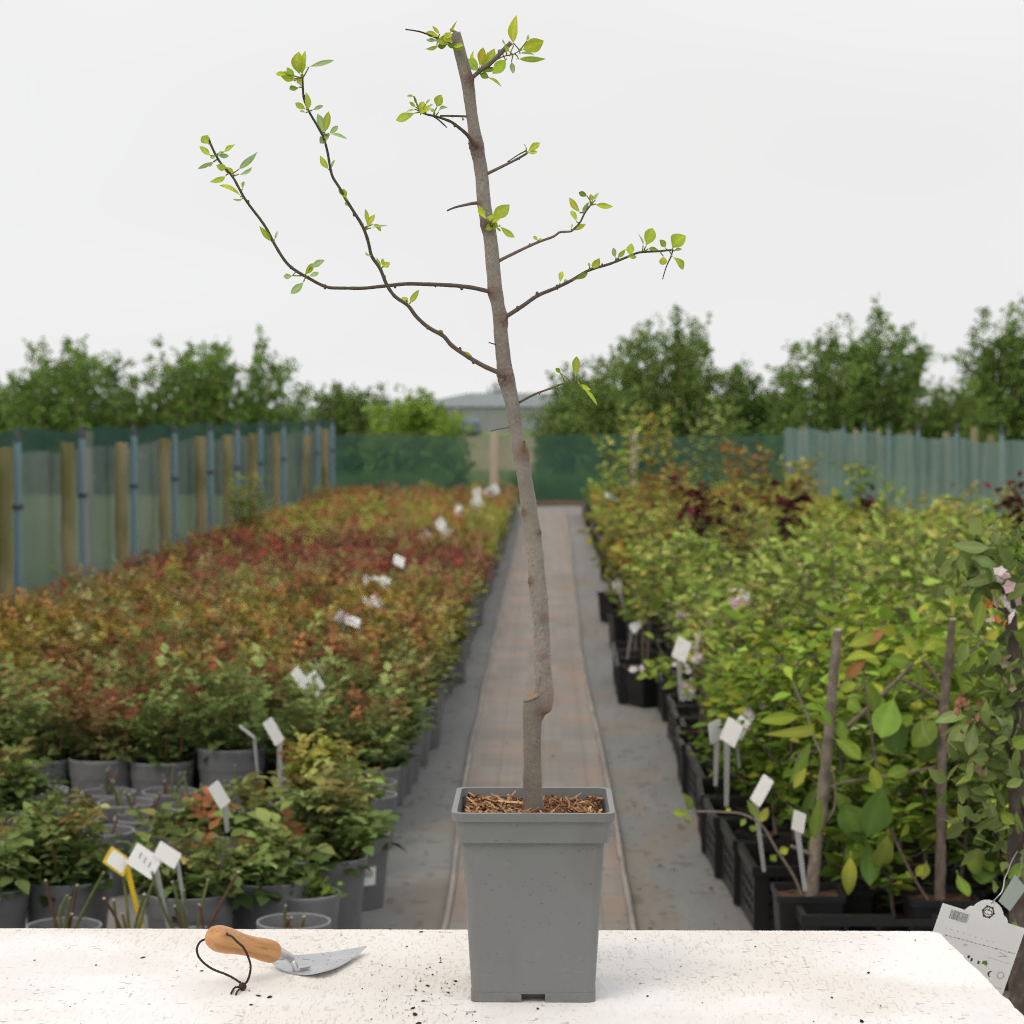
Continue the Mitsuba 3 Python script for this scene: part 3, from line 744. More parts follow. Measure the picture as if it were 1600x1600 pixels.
def big_leaf(base, tip, width, tone, nrm=None, seg=9):
    """One leaf blade: veined, folded along the midrib, curled, with a fine uneven edge and a short stalk."""
    base, tip = np.asarray(base, float), np.asarray(tip, float)
    L = np.linalg.norm(tip - base)
    d = unit(tip - base)
    if nrm is None:
        nrm = np.array([g7.normal() * .35, -1, g7.normal() * .35 + .25])
    nrm = unit(nrm - d * (nrm @ d))
    side = np.cross(nrm, d)
    pk_, fold, curl = g7.uniform(.42, .6), g7.uniform(.10, .45), g7.normal() * .16
    t = np.linspace(0, 1, seg)
    prof = np.where(t < .12, .10 + 0 * t, np.sin(np.pi * np.clip((t - .12) / .88, 0, 1) ** (math.log(.5) / math.log(pk_))) ** .85)
    prof = np.maximum(prof * (1 + .05 * np.sin(t * 60 + g7.random() * 6)), .03 * (1 - t) + .004)
    v, c = [], []
    col = np.array(TONES[tone]) * g7.uniform(.8, 1.2) * (1 + g7.normal(size=3) * .05)
    tw = g7.normal() * .5
    for i, (a, w) in enumerate(zip(t, prof)):
        ang = tw * (a - .3)
        s_, n_ = side * math.cos(ang) + nrm * math.sin(ang), nrm * math.cos(ang) - side * math.sin(ang)
        o = base + d * L * a + nrm * L * (curl * (4 * a * (1 - a)) - .06 * a * a)
        for k in (-1, -.5, 0, .5, 1):
            vv = o + s_ * (k * w * width / 2) + n_ * (abs(k) * fold * w * width * .5 + .02 * width * math.sin(9 * a + 3 * k))
            v.append(vv)
            c.append(col * (1.22 if k == 0 else (.93 if abs(k) == .5 and i % 2 else 1.0)))
    i, j = np.meshgrid(np.arange(seg - 1), np.arange(4), indexing='ij')
    q = np.stack([i * 5 + j, (i + 1) * 5 + j, (i + 1) * 5 + j + 1, i * 5 + j + 1], -1).reshape(-1, 4)
    return np.array(v), q, np.clip(np.array(c), 0, .8)


def branch(c, pts, w0, w1, y0=0., y1=0., name='branch', nodes=True, col=(.13, .095, .08), col2=(.10, .085, .05)):
    """A branch through pixel points, leaving the trunk plane by y0..y1 metres of depth along its length."""
    uv = np.array([px(c, *p) if c else p for p in pts])
    s = np.r_[0, np.cumsum(np.linalg.norm(np.diff(uv, axis=0), axis=1))]
    s /= s[-1]
    p = np.array([P(u, v, BY + y0 + (y1 - y0) * k ** 1.2) for (u, v), k in zip(uv, s)])
    r = (w0 + (w1 - w0) * s ** .8) * SC / 2 * .86
    q, rq = resample(p, r, .004)
    ms = [tube(q, rq * (1 + .10 * np.sin(np.arange(len(q)) * 1.9) * (np.arange(len(q)) % 7 == 0)), 9)]
    if nodes and len(q) > 8:
        for k in np.cumsum(g7.integers(5, 17, 60)):
            if k > len(q) - 4:
                break
            b = trimesh.creation.icosphere(1)
            bv = np.array(b.vertices) * [rq[k] * .85, rq[k] * .85, rq[k] * 1.5] * g7.uniform(.7, 1.2)
            ax = unit(q[k + 1] - q[k]); off = unit(np.cross(ax, g7.normal(size=3)))
            ms.append((bv + q[k] + off * rq[k] * .75, np.array(b.faces)))
    m = join(ms)
    tt = np.clip(np.linalg.norm(m[0] - p[0], axis=1) / np.linalg.norm(p[-1] - p[0]), 0, 1)[:, None]
    cc = (np.array(col) * (1 - tt) + np.array(col2) * tt) * (.7 + .6 * meshkit.fbm(m[0] * 260, 3)[:, None])
    k_ = part(YT, name, m, 'bark_material', True, color=cc)
    return k_, uv, p


def add_leaves(parent, br, c, rows):
    """rows: base x, y, tip x, y, width, tone in the enlarged crop's pixels; the base takes its depth from the nearest point of the branch."""
    uv, p = br
    for bx, by, tx, ty, w, tone in rows:
        (u0, v0), (u1, v1) = px(c, bx, by), px(c, tx, ty)
        y = p[np.argmin(np.hypot(uv[:, 0] - u0, uv[:, 1] - v0)), 1] - .004
        s = CROPS[c][2]
        u1, v1 = u0 + (u1 - u0) * 1.06, v0 + (v1 - v0) * 1.06
        L = math.hypot(u1 - u0, v1 - v0) * SC
        b, t = P(u0, v0, y), P(u1, v1, y + g7.normal() * .35 * L)
        width = w / s * SC * 1.10
        v_, q_, c_ = big_leaf(b, t, width, tone)
        f_ = np.vstack([q_[:, [0, 1, 2]], q_[:, [0, 2, 3]]])
        dense = resample(p, .001, .003)[0]
        j_ = dense[np.argmin(np.linalg.norm(dense - b, axis=1))]
        dist = np.linalg.norm(j_ - b)
        if .0015 < dist < .045:
            e_ = b + (t - b) * .10
            st_ = tube(np.array([j_, (j_ + e_) / 2 + g7.normal(size=3) * dist * .06, e_]), [.0011, .0009, .0008], 5)
            v_, f_, c_ = join([(v_, f_, c_), (st_[0], st_[1], np.tile([.33, .38, .10], (len(st_[0]), 1)))])
        part(parent, 'leaf', (v_, f_), 'leaf_material', True, color=c_)


k, uv, p = branch(0, [(766, 456), (750, 452), (735, 449), (700, 445.5), (640, 443.5), (600, 447), (560, 450.5), (520.7, 450), (477.6, 432), (451, 414), (430.7, 384.5), (415.7, 356), (382, 309.5), (363, 275.7), (344.4, 254), (335, 238), (325.6, 215.6)], 8, 4, -.008, -.10)
add_leaves(k, (uv, p), 1, [(195, 245, 138, 178, 72, 0), (215, 345, 120, 258, 45, 0), (260, 335, 355, 340, 38, 1), (250, 335, 205, 355, 30, 1), (308, 312, 405, 243, 58, 0), (265, 320, 312, 300, 30, 1), (245, 385, 105, 447, 32, 1), (232, 385, 200, 427, 16, 1),
    (345, 445, 262, 420, 55, 0), (415, 502, 318, 432, 52, 0), (348, 495, 210, 545, 64, 0), (430, 465, 588, 316, 52, 1), (430, 497, 545, 428, 38, 1), (475, 622, 482, 552, 26, 0), (475, 690, 293, 588, 38, 0), (480, 692, 392, 692, 22, 1), (725, 1067, 620, 930, 42, 0), (740, 1045, 766, 968, 18, 1),
    (985, 1337, 1060, 1240, 55, 0), (1035, 1272, 1150, 1208, 58, 1), (1020, 1342, 1108, 1312, 40, 1), (900, 1338, 820, 1345, 42, 1), (995, 1375, 882, 1478, 60, 1)])
pet = tube([P(*px(1, 965, 1338), p[8, 1]), P(*px(1, 890, 1337), p[8, 1])], [.0009, .0008], 5)
part(k, 'leaf_stalk', pet, 'green_twig', 30)
k, uv, p = branch(0, [(788, 588), (782, 584), (756, 572), (726, 554), (704, 538), (694, 526), (670, 512), (650, 494), (638, 478), (616, 462), (604, 444), (594, 420), (580, 398), (576, 380), (569.4, 360), (548.8, 324.5), (539, 309), (530, 292.6), (518.8, 273.8), (511, 234), (505.7, 215.7), (492.5, 191), (483, 174.4), (473.8, 148), (472.8, 122)], 9, 3.6, -.012, -.17, col=(.16, .12, .10), col2=(.075, .07, .04))
add_leaves(k, (uv, p), 2, [(325, 322, 298, 122, 85, 0), (335, 320, 347, 112, 58, 0), (330, 318, 322, 150, 60, 3), (363, 245, 585, 185, 36, 1), (275, 357, 150, 285, 75, 0), (268, 345, 205, 245, 52, 0), (210, 300, 115, 295, 40, 3), (312, 402, 230, 418, 62, 2), (315, 392, 300, 338, 42, 0), (380, 607, 366, 458, 48, 0), (375, 600, 282, 540, 46, 0),
    (405, 602, 498, 560, 32, 1), (370, 622, 308, 604, 22, 1), (512, 797, 455, 632, 78, 1), (520, 797, 548, 613, 58, 0), (547, 800, 625, 733, 42, 1), (545, 800, 698, 832, 26, 1), (525, 872, 482, 815, 52, 1), (530, 862, 540, 798, 36, 1), (557, 1102, 483, 983, 46, 0), (575, 1095, 602, 1012, 20, 1),
    (708, 1352, 640, 1252, 46, 0), (700, 1345, 677, 1252, 36, 0), (718, 1402, 690, 1368, 22, 3), (870, 1580, 853, 1428, 36, 0), (875, 1582, 930, 1468, 58, 0), (850, 1555, 765, 1448, 18, 1), (910, 1545, 985, 1602, 36, 0), (890, 1582, 1035, 1557, 14, 1)])
add_leaves(k, (uv, p), 6, [(207, 97, 158, 70, 20, 1), (277, 192, 245, 112, 30, 0), (290, 190, 342, 150, 48, 0), (293, 187, 288, 120, 26, 3), (497, 482, 442, 422, 42, 0), (500, 472, 573, 366, 44, 0), (767, 707, 728, 678, 18, 2), (987, 882, 930, 848, 20, 3)])
k, uv, p = branch(5, [(110, 770), (150, 748), (270, 672), (390, 590), (520, 535), (640, 478), (770, 402), (950, 345), (1050, 305), (1170, 262), (1300, 255), (1410, 243)], 8.5, 3.6, -.008, .12)
add_leaves(k, (uv, p), 5, [(555, 507, 571, 410, 36, 0), (580, 497, 617, 474, 32, 1), (660, 477, 762, 425, 38, 2), (788, 387, 852, 308, 58, 0), (785, 372, 774, 344, 20, 1), (985, 312, 965, 232, 48, 1), (990, 312, 1050, 243, 34, 0), (1085, 292, 1096, 198, 58, 0), (1075, 297, 1137, 297, 40, 0), (1190, 222, 1153, 126, 13, 1), (1205, 228, 1257, 88, 90, 0),
    (1215, 237, 1300, 242, 30, 2), (1362, 237, 1314, 174, 44, 0), (1403, 247, 1500, 140, 118, 0), (1340, 282, 1334, 357, 58, 0), (1398, 287, 1490, 388, 58, 0), (1418, 257, 1478, 234, 28, 1)])
t2 = tube([P(*px(5, *q), p[-1, 1]) for q in ((1412, 245), (1398, 295), (1370, 355), (1335, 467))], [.0011, .0012, .001, .0008], 6, .004)
part(k, 'twig', t2, 'dark_tip', 30)
k, uv, p = branch(4, [(485, 948), (510, 932), (600, 887), (750, 815), (830, 782), (930, 745), (980, 712), (1050, 710), (1100, 672), (1130, 640), (1170, 562), (1215, 502)], 6.5, 3, 0, -.08, col=(.22, .175, .155), col2=(.16, .12, .10))
add_leaves(k, (uv, p), 4, [(800, 777, 769, 744, 24, 0), (835, 777, 810, 763, 22, 0), (1055, 702, 1170, 653, 38, 0), (1060, 692, 1071, 648, 13, 0), (1108, 642, 1064, 547, 38, 0), (1138, 572, 1048, 450, 48, 0), (1147, 572, 1197, 483, 38, 1), (1195, 437, 1126, 403, 40, 2), (1230, 472, 1214, 418, 40, 0), (1248, 468, 1277, 406, 22, 1), (1242, 492, 1388, 507, 46, 0)])
k, uv, p = branch(4, [(395, 262), (420, 250), (570, 177), (640, 142), (715, 98)], 6.5, 4, 0, -.05, col=(.22, .18, .165), col2=(.16, .12, .10))
add_leaves(k, (uv, p), 3, [(1188, 1272, 1293, 1192, 55, 0), (1188, 1275, 1273, 1265, 38, 0), (1187, 1232, 1168, 1198, 9, 1)])
part(k, 'twig', tube([P(*px(4, *q), p[-1, 1]) for q in ((565, 165), (580, 155), (640, 115), (710, 77))], [.0012, .0008, .0009, .0011], 6, .004), 'dark_tip', 30)
branch(4, [(345, 485), (320, 486), (230, 502), (150, 522), (95, 546)], 7, 3, 0, -.04, col=(.17, .14, .14), col2=(.13, .10, .10))
k, uv, p = branch(3, [(775, 1225), (745, 1192), (690, 1120), (620, 1060), (560, 1016), (480, 985), (420, 968), (360, 955), (310, 935)], 8, 3.4, -.012, -.05, col=(.12, .085, .07))
add_leaves(k, (uv, p), 3, [(275, 935, 104, 1003, 68, 0), (265, 907, 180, 932, 34, 1), (268, 895, 214, 852, 28, 0), (272, 872, 252, 800, 20, 2), (252, 802, 193, 800, 22, 0), (290, 932, 330, 848, 55, 0), (330, 942, 384, 888, 52, 0), (340, 945, 312, 880, 45, 0), (365, 880, 407, 872, 15, 1), (345, 872, 382, 828, 20, 1), (435, 907, 473, 798, 78, 0), (447, 937, 527, 898, 42, 1), (430, 942, 388, 905, 26, 1), (300, 960, 330, 915, 40, 3)])
part(k, 'twig', tube([P(*px(3, *q), p[-3, 1]) for q in ((415, 972), (440, 988), (485, 1025), (525, 1065))], [.0014, .0011, .0012, .0007], 6, .004), 'dark_tip', 30)
k, uv, p = branch(3, [(720, 975), (680, 970), (560, 966), (470, 966)], 4.4, 3.4, 0, -.03, col=(.20, .165, .16))
add_leaves(k, (uv, p), 3, [(650, 978, 664, 1003, 20, 1)])
k, uv, p = branch(3, [(590, 385), (540, 355), (440, 317), (350, 281), (290, 262), (180, 245)], 4.5, 2.4, -.008, -.05, col=(.09, .065, .06), nodes=False)
add_leaves(k, (uv, p), 3, [(472, 302, 356, 268, 48, 3), (470, 292, 404, 218, 26, 3), (480, 322, 562, 290, 70, 0), (545, 342, 440, 338, 62, 0), (442, 342, 353, 330, 36, 1), (450, 372, 348, 405, 32, 0), (530, 372, 450, 388, 52, 2), (538, 302, 606, 178, 20, 3), (555, 378, 655, 375, 55, 0), (590, 360, 642, 418, 60, 0), (490, 292, 562, 345, 55, 3), (520, 372, 592, 392, 42, 2), (500, 330, 545, 275, 45, 3)])
k, uv, p = branch(3, [(735, 645), (760, 625), (800, 590), (870, 540), (925, 490), (985, 428), (1055, 358)], 8, 8.5, -.004, -.03, col=(.20, .165, .16), col2=(.22, .185, .175))
add_leaves(k, (uv, p), 3, [(782, 592, 688, 478, 74, 1), (787, 582, 744, 428, 48, 0), (795, 572, 822, 402, 62, 3), (802, 577, 910, 407, 90, 0), (1025, 487, 908, 608, 92, 0), (800, 597, 925, 573, 52, 2), (790, 612, 868, 642, 52, 2), (850, 645, 973, 713, 30, 0), (805, 585, 860, 430, 60, 0), (785, 600, 730, 470, 50, 0)])
part(k, 'cut_end', tube([P(*px(3, 1052, 361), p[-1, 1]), P(*px(3, 1060, 353), p[-1, 1])], [.0040, .0037], 10), 'pale_post_wood', 30)
k, uv, p = branch(3, [(790, 610), (880, 546), (950, 490), (1010, 466), (1070, 455), (1130, 420)], 3.2, 1.8, -.016, -.05, col=(.09, .07, .05), nodes=False)
add_leaves(k, (uv, p), 3, [(1078, 385, 1098, 140, 78, 0), (1012, 375, 988, 328, 15, 1), (1050, 435, 1008, 383, 42, 0), (1135, 422, 1320, 345, 108, 3), (1095, 492, 1335, 492, 48, 0), (1120, 450, 1250, 462, 20, 1), (1060, 502, 1076, 606, 40, 1), (1190, 345, 1202, 288, 22, 1)])
part(k, 'leaf_stalk', tube([P(*px(3, *q), p[-1, 1]) for q in ((1045, 470), (1062, 420), (1080, 380))], [.0008, .0008, .0008], 5), 'green_twig', 30)
k, uv, p = branch(7, [(215, 652), (235, 641), (420, 546), (600, 481), (720, 436), (830, 416), (890, 402)], 5, 2.6, 0, -.05, col=(.15, .11, .085), col2=(.13, .13, .045))
add_leaves(k, (uv, p), 7, [(863, 392, 879, 140, 82, 0), (700, 318, 643, 256, 48, 2), (895, 432, 1042, 492, 62, 3), (930, 457, 1108, 660, 46, 0)])
part(k, 'leaf_stalk', tube([P(*px(7, *q), p[-2, 1]) for q in ((825, 410), (760, 360), (700, 316))], [.0008, .0007, .0007], 5), 'green_twig', 30)
branch(0, [(799, 665), (792.5, 668), (780, 670), (767, 674)], 4.5, 2, 0, -.02, col=(.30, .25, .21), nodes=False)
branch(0, [(778, 540), (774, 538), (768, 536.5), (764, 535)], 2.6, 2, 0, -.02, nodes=False, name='spur')
SP, uv, p = branch(4, [(452, 672), (435, 660), (430, 640)], 6, 4, -.012, -.02, col=(.16, .13, .05), nodes=False, name='spur')
add_leaves(SP, (uv, p), 4, [(412, 622, 348, 508, 46, 0), (430, 622, 570, 508, 92, 0), (430, 652, 442, 580, 62, 0), (470, 642, 398, 692, 52, 0), (498, 655, 617, 745, 48, 0), (470, 672, 512, 706, 16, 1), (440, 692, 482, 640, 52, 3), (440, 655, 520, 560, 60, 0)])

# ------------------------------------------------------------------ trowel
TW = numbered('trowel')
tag(TW, 'small pointing trowel with a wooden handle and brown leather loop lying on the white table', 'trowel')
H0, H1 = P(325, 1462, 3.165), P(432, 1489, 3.245)
ax = unit(H1 - H0)
prof = np.array([(0, .002), (.003, .0105), (.010, .0160), (.022, .0188), (.034, .0185), (.050, .0163), (.070, .0146), (.088, .0150), (.104, .0162), (.116, .0160), (.122, .0142), (.1255, .0105)])
LH = np.linalg.norm(H1 - H0)
hp, hr = resample(np.array([H0 + ax * s * LH / .1255 for s, r in prof]), prof[:, 1], .0015)
HK = part(TW, 'handle', tube(hp, hr, 36), 'handle_wood', True)
part(TW, 'ferrule', tube([H1 - ax * .003, H1 + ax * .006, H1 + ax * .013], [.0098, .0092, .0080], 24), 'steel', 30)
heel = G(459, 1517, TT + .0035)
nk = [H1 + ax * .010, H1 + ax * .022, H1 + ax * .030 + [0, 0, -.006], (H1 + ax * .03) * .45 + heel * .55 + [.002, 0, 0], heel + [.004, .003, .001], heel + [.022, .016, .0035]]
part(TW, 'neck', tube(nk, [.0068, .0058, .0052, .0050, .0050, .0022], 14, .002), 'steel', True)
tip = G(573, 1478, TT + .012)
bax = tip - heel; BL = np.linalg.norm(bax[:2]); bd = np.array([bax[0], bax[1], 0]) / BL; bs = np.array([-bd[1], bd[0], 0])
prf = [(-.04, .0), (-.036, .22), (-.012, .345), (.05, .385), (.18, .352), (.38, .275), (.6, .182), (.8, .093), (.93, .034), (1.0, .004)]
tt = np.linspace(0, 1, 30)
T_, W_ = np.interp(tt, np.linspace(0, 1, len(prf)), [a for a, b in prf]), np.interp(tt, np.linspace(0, 1, len(prf)), [b for a, b in prf])
v = []
for layer in (0, 1):
    for a, w in zip(T_, W_):
        for s in np.linspace(-1, 1, 11):
            z = TT + .0022 + .010 * np.clip(a, 0, 1) ** 1.5 + .010 * (s * w / .37) ** 2 * (1 - .5 * a) + s * w * .006
            v.append(np.array([heel[0], heel[1], 0]) + bd * a * BL + bs * s * w * BL * .92 + [0, 0, z - layer * .0013])
v = np.array(v)
i, j = np.meshgrid(np.arange(29), np.arange(10), indexing='ij')
q = np.stack([i * 11 + j, (i + 1) * 11 + j, (i + 1) * 11 + j + 1, i * 11 + j + 1], -1).reshape(-1, 4)
q2 = q[:, ::-1] + 330
rim = [k_ for k_ in range(10)] + [10 + 11 * k_ for k_ in range(29)] + [329 - k_ for k_ in range(10)] + [319 - 11 * k_ for k_ in range(29)]
rim = [0 + k_ for k_ in range(11)] + [10 + 11 * k_ for k_ in range(1, 30)] + [329 - k_ for k_ in range(1, 11)] + [319 - 11 * k_ for k_ in range(1, 29)]
q3 = np.array([[rim[a], rim[(a + 1) % len(rim)], rim[(a + 1) % len(rim)] + 330, rim[a] + 330] for a in range(len(rim))])
scene['blade_steel'] = {'type': 'twosided', 'bsdf': {'type': 'principled', 'base_color': mikit.proc(lambda p, n, uv: MIX(MIX(mi.Color3f(.50, .51, .52), mi.Color3f(.64, .65, .66), FB(p.x * 40, p.y * 40, 1.)), mi.Color3f(.20, .19, .18), .8 * SS(.82, .9, N(p.x * 160 + p.y * 120, p.y * 330 - p.x * 200, 4.)))),
                        'roughness': .42, 'metallic': .75, 'specular': .5}}
part(TW, 'blade', (v, np.vstack([q, q2, q3])), 'blade_steel', 40)
hole = P(355.5, 1457.5, 3.155)
c1 = [P(357, 1466, 3.178), P(354.5, 1459, 3.160), P(361, 1462.5, 3.150), P(371, 1472, 3.146), P(380, 1480, 3.146), P(388, 1496, 3.150), P(391.5, 1508, 3.156), P(389.5, 1525, 3.166), P(383, 1537, 3.172), P(379, 1543, 3.174)]
c2 = [P(335, 1462, 3.196), P(325, 1466, 3.196), P(313.5, 1471, 3.190), P(307.5, 1483, 3.182), P(310, 1494, 3.178), P(319, 1505, 3.178), P(334, 1515, 3.178), P(352, 1522, 3.178), P(369, 1531, 3.176), P(379, 1542, 3.174)]
c1[-1][2] = c2[-1][2] = max(c1[-1][2], TT + .004)
LK = part(TW, 'wrist_loop', join([tube(c, .0016, 8, .002) for c in (c1, c2)]), 'cord_leather', True)
kn = trimesh.creation.icosphere(3); kn.vertices *= [.0056, .0052, .0054]
kn.vertices += unit(kn.vertices) * ((meshkit.noise(kn.vertices * 500) - .5) * .0016)[:, None]
kn.apply_translation([*G(379, 1542, TT + .005)[:2], TT + .0056])
part(LK, 'knot', kn, 'cord_leather', True)
kp = G(379, 1542, TT + .005)
tails = [tube([kp, [*(G(u0, v0, TT)[:2]), TT + .004], [*(G(u1, v1, TT)[:2]), TT + .002]], .0014, 7, .002) for u0, v0, u1, v1 in ((368, 1547, 361, 1554.5), (374, 1550, 368.5, 1556))]
part(LK, 'cord_end', tails[0], 'cord_leather', True); part(LK, 'cord_end', tails[1], 'cord_leather', True)

# ------------------------------------------------------------------ potted roses, left of the path
def round_pot(D, h):
    """Outer wall with a rim band, thin lip, inner wall."""
    R = D / 2
    prof = [(0.0, .0), (R * .80, .0), (R * .82, .006), (R * .935, h * .74), (R * .965, h * .745), (R * .985, h * .93), (R, h * .935), (R * 1.0, h * .995), (R * .985, h), (R * .965, h), (R * .955, h * .985), (R * .90, h * .82)]
    n = 32
    a = np.arange(n) * 2 * np.pi / n
    v = np.array([[r * math.cos(t), r * math.sin(t), z] for r, z in prof for t in a])
    i, j = np.meshgrid(np.arange(len(prof) - 1), np.arange(n), indexing='ij')
    return v, np.stack([i * n + j, i * n + (j + 1) % n, (i + 1) * n + (j + 1) % n, (i + 1) * n + j], -1).reshape(-1, 4)


def rim_ring(D, h):
    a = np.linspace(0, 2 * np.pi, 41)
    return tube(np.stack([.975 * D / 2 * np.cos(a), .975 * D / 2 * np.sin(a), 0 * a + h], -1), .0032, 6, closed=False)


def soil_disc(D, h, g):
    n, R = 20, D / 2 * .905
    a = np.arange(n) * 2 * np.pi / n
    v = np.vstack([[[0, 0, h * .84]], np.stack([.5 * R * np.cos(a), .5 * R * np.sin(a), h * .83 + g.uniform(-.004, .008, n)], -1), np.stack([R * np.cos(a), R * np.sin(a), 0 * a + h * .825], -1)])
    k = np.arange(n)
    f = np.vstack([np.stack([0 * k, 1 + k, 1 + (k + 1) % n], 1), np.stack([1 + k, 1 + n + k, 1 + n + (k + 1) % n], 1), np.stack([1 + k, 1 + n + (k + 1) % n, 1 + (k + 1) % n], 1)])
    return v, f


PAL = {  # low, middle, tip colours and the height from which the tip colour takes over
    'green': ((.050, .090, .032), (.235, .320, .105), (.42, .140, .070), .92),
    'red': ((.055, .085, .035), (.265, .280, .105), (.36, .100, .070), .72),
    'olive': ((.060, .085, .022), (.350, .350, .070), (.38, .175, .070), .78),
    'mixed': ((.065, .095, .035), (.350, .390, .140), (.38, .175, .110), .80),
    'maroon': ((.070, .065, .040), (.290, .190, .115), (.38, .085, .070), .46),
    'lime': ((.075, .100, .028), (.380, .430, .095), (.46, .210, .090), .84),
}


def rose_parts(D, h, top, pal, seed, n_cane=9, spread=.13, leafn=1.0, shape=LEAF4, lush=True):
    """name -> (mesh, material, colours, smooth) of a potted rose."""
    g = np.random.default_rng(seed)
    lo, mid, tip, at = [np.array(x) if np.ndim(x) else x for x in PAL[pal]]
    out = {'pot': (round_pot(D, h), 'grey_pot_material', None, 40), 'rim': (rim_ring(D, h), 'pot_rim_material', None, True), 'soil': (soil_disc(D, h, g), 'soil_material', None, True)}
    canes, base, dirs, nrm, cols, size = [], [], [], [], [], []
    z0 = h * .82
    for k in range(n_cane):
        a = k * 2.4 + g.normal() * .3
        R = spread * math.sqrt((k + .4) / n_cane) * g.uniform(.8, 1.15)
        H = (top - z0) * (g.uniform(.72, 1.0) if R < spread * .8 else g.uniform(.5, .85))
        e = np.array([R * math.cos(a), R * math.sin(a), z0 + H])
        s = np.array([R * .18 * math.cos(a), R * .18 * math.sin(a), z0 - .01])
        mid_ = (s + e) / 2 + np.array([.25 * R * math.cos(a), .25 * R * math.sin(a), -.02]) + g.normal(size=3) * .012
        q, r = resample([s, mid_, e], [.0042, .0032, .0016], .02)
        canes.append(tube(q, r, 5))
        nl = int((5 + H * 44) * leafn)
        red = g.choice([.12, .5, 1.1], p=[.52, .3, .18]) if pal in ('green', 'lime') else g.choice([.3, .75, 1.15], p=[.42, .35, .23])
        tone = g.uniform(.85, 1.25)
        for t in np.sort(g.uniform(.12, 1.0, nl)):
            p = q[min(int(t * len(q)), len(q) - 1)]
            b = g.uniform(0, 2 * math.pi)
            d = unit(np.array([math.cos(b), math.sin(b), g.uniform(-.1, .75) + .5 * (t > .9)]))
            L = g.uniform(.05, .10) * (1.15 - .45 * t)
            sd = unit(np.cross(d, [0, 0, 1])) + 1e-6
            up = np.cross(sd, d)
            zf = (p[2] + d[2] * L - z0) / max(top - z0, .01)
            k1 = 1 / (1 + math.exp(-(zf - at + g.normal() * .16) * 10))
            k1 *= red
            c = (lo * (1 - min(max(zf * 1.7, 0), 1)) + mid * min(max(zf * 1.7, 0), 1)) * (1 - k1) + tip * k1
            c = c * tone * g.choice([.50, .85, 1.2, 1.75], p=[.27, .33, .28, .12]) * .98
            ls = L * g.uniform(.42, .60) * (1.35 if pal == 'green' else 1.15)
            for o, dd in ((1.0, d), (.62, unit(d * .45 + sd)), (.62, unit(d * .45 - sd)), (.25, unit(d * .35 + sd)), (.25, unit(d * .35 - sd))):
                base.append(p + d * L * o); dirs.append(dd + g.normal(size=3) * .12 - np.array([0, 0, .15])); nrm.append(up + g.normal(size=3) * .25)
                cols.append(c * g.uniform(.85, 1.15)); size.append(ls * (1.1 if o == 1 else .9))
    size = np.array(size)
    m = leaves(base, dirs, nrm, size, size * .68, np.clip(cols, .01, .6), shape)
    cm = join(canes)
    out['cane'] = (cm, 'bark_material', np.tile([.17, .085, .045], (len(cm[0]), 1)), False)
    out['foliage'] = (m[:2], 'leaf_material', m[2], False)
    return out


def bare_parts(D, h, seed, n=6, tall=.13, buds=0):
    """A hard pruned rose: only cut canes in a pot, some with a low tuft of new leaves."""
    g = np.random.default_rng(seed)
    out = {'pot': (round_pot(D, h), 'grey_pot_material', None, 40), 'rim': (rim_ring(D, h), 'pot_rim_material', None, True), 'soil': (soil_disc(D, h, g), 'soil_material', None, True)}
    z0 = h * .82
    for k in range(n):
        a = k * 2.4 + g.normal() * .4
        lean, L = g.uniform(.15, .62), tall * g.uniform(.55, 1.15)
        s = np.array([.012 * math.cos(a), .012 * math.sin(a), z0 - .01])
        e = s + L * np.array([lean * math.cos(a), lean * math.sin(a), 1])
        q, r = resample([s, (s + e) / 2 + g.normal(size=3) * .008, e], [.0050, .0044, .0038], .012)
        m = tube(q, r, 8)
        col = np.array([.105, .125, .045]) if g.random() < .55 else np.array([.12, .065, .04])
        nm = 'cane' if k == 0 else f'cane_{k:03d}'
        c = np.tile(col, (len(m[0]), 1)) * (.7 + .6 * meshkit.noise(m[0] * 90, seed))[:, None]
        out[nm] = (m, 'bark_material', c, 30)
        cut = tube(np.array([e, e + unit(e - s) * .0025]), [r[-1] * 1.04, r[-1] * .9], 8)
        out[nm + '__cut_end'] = (cut, 'pale_post_wood', None, False)
    if buds:
        p = np.stack([g.normal(size=buds) * .040, g.normal(size=buds) * .040, z0 + np.abs(g.normal(size=buds)) * .040 + .006], -1)
        m = leaves(p, np.stack([g.normal(size=buds), g.normal(size=buds), g.uniform(.1, 1, buds)], -1), g.normal(size=(buds, 3)) * .5 + [0, 0, 1], g.uniform(.025, .05, buds), g.uniform(.016, .03, buds), np.array([.26, .38, .08]) * g.uniform(.5, 1.3, (buds, 1)), LEAF4)
        out['foliage'] = (m[:2], 'leaf_material', m[2], False)
    return out


def shape_dict(pt):
    mesh, mat, col, sm = pt
    if col is not None and sm not in (True, False):
        sm = True
    return mikit.ply(mesh, mat, smooth=sm, color=col)


def as_group(gid, parts):
    scene[gid] = {'type': 'shapegroup', **{k: shape_dict(p) for k, p in parts.items()}}
    return gid


def put(name, gid, x, y, z=0.0, rot=0.0, s=1.0, label=None, cat=None, group=None, sz=None, stuff_parts=('foliage',)):
    k = numbered(name)
    scene[k] = {'type': 'instance', 'shapegroup': {'type': 'ref', 'id': gid}, 'to_world': T().translate([x, y, z]).rotate([0, 0, 1], rot).scale([s, s, sz or s])}
    tag(k, label, cat, group)
    for q in stuff_parts:
        if q in scene[gid]:
            labels[f'{k}__{q}'] = {'kind': 'stuff'}
    return k


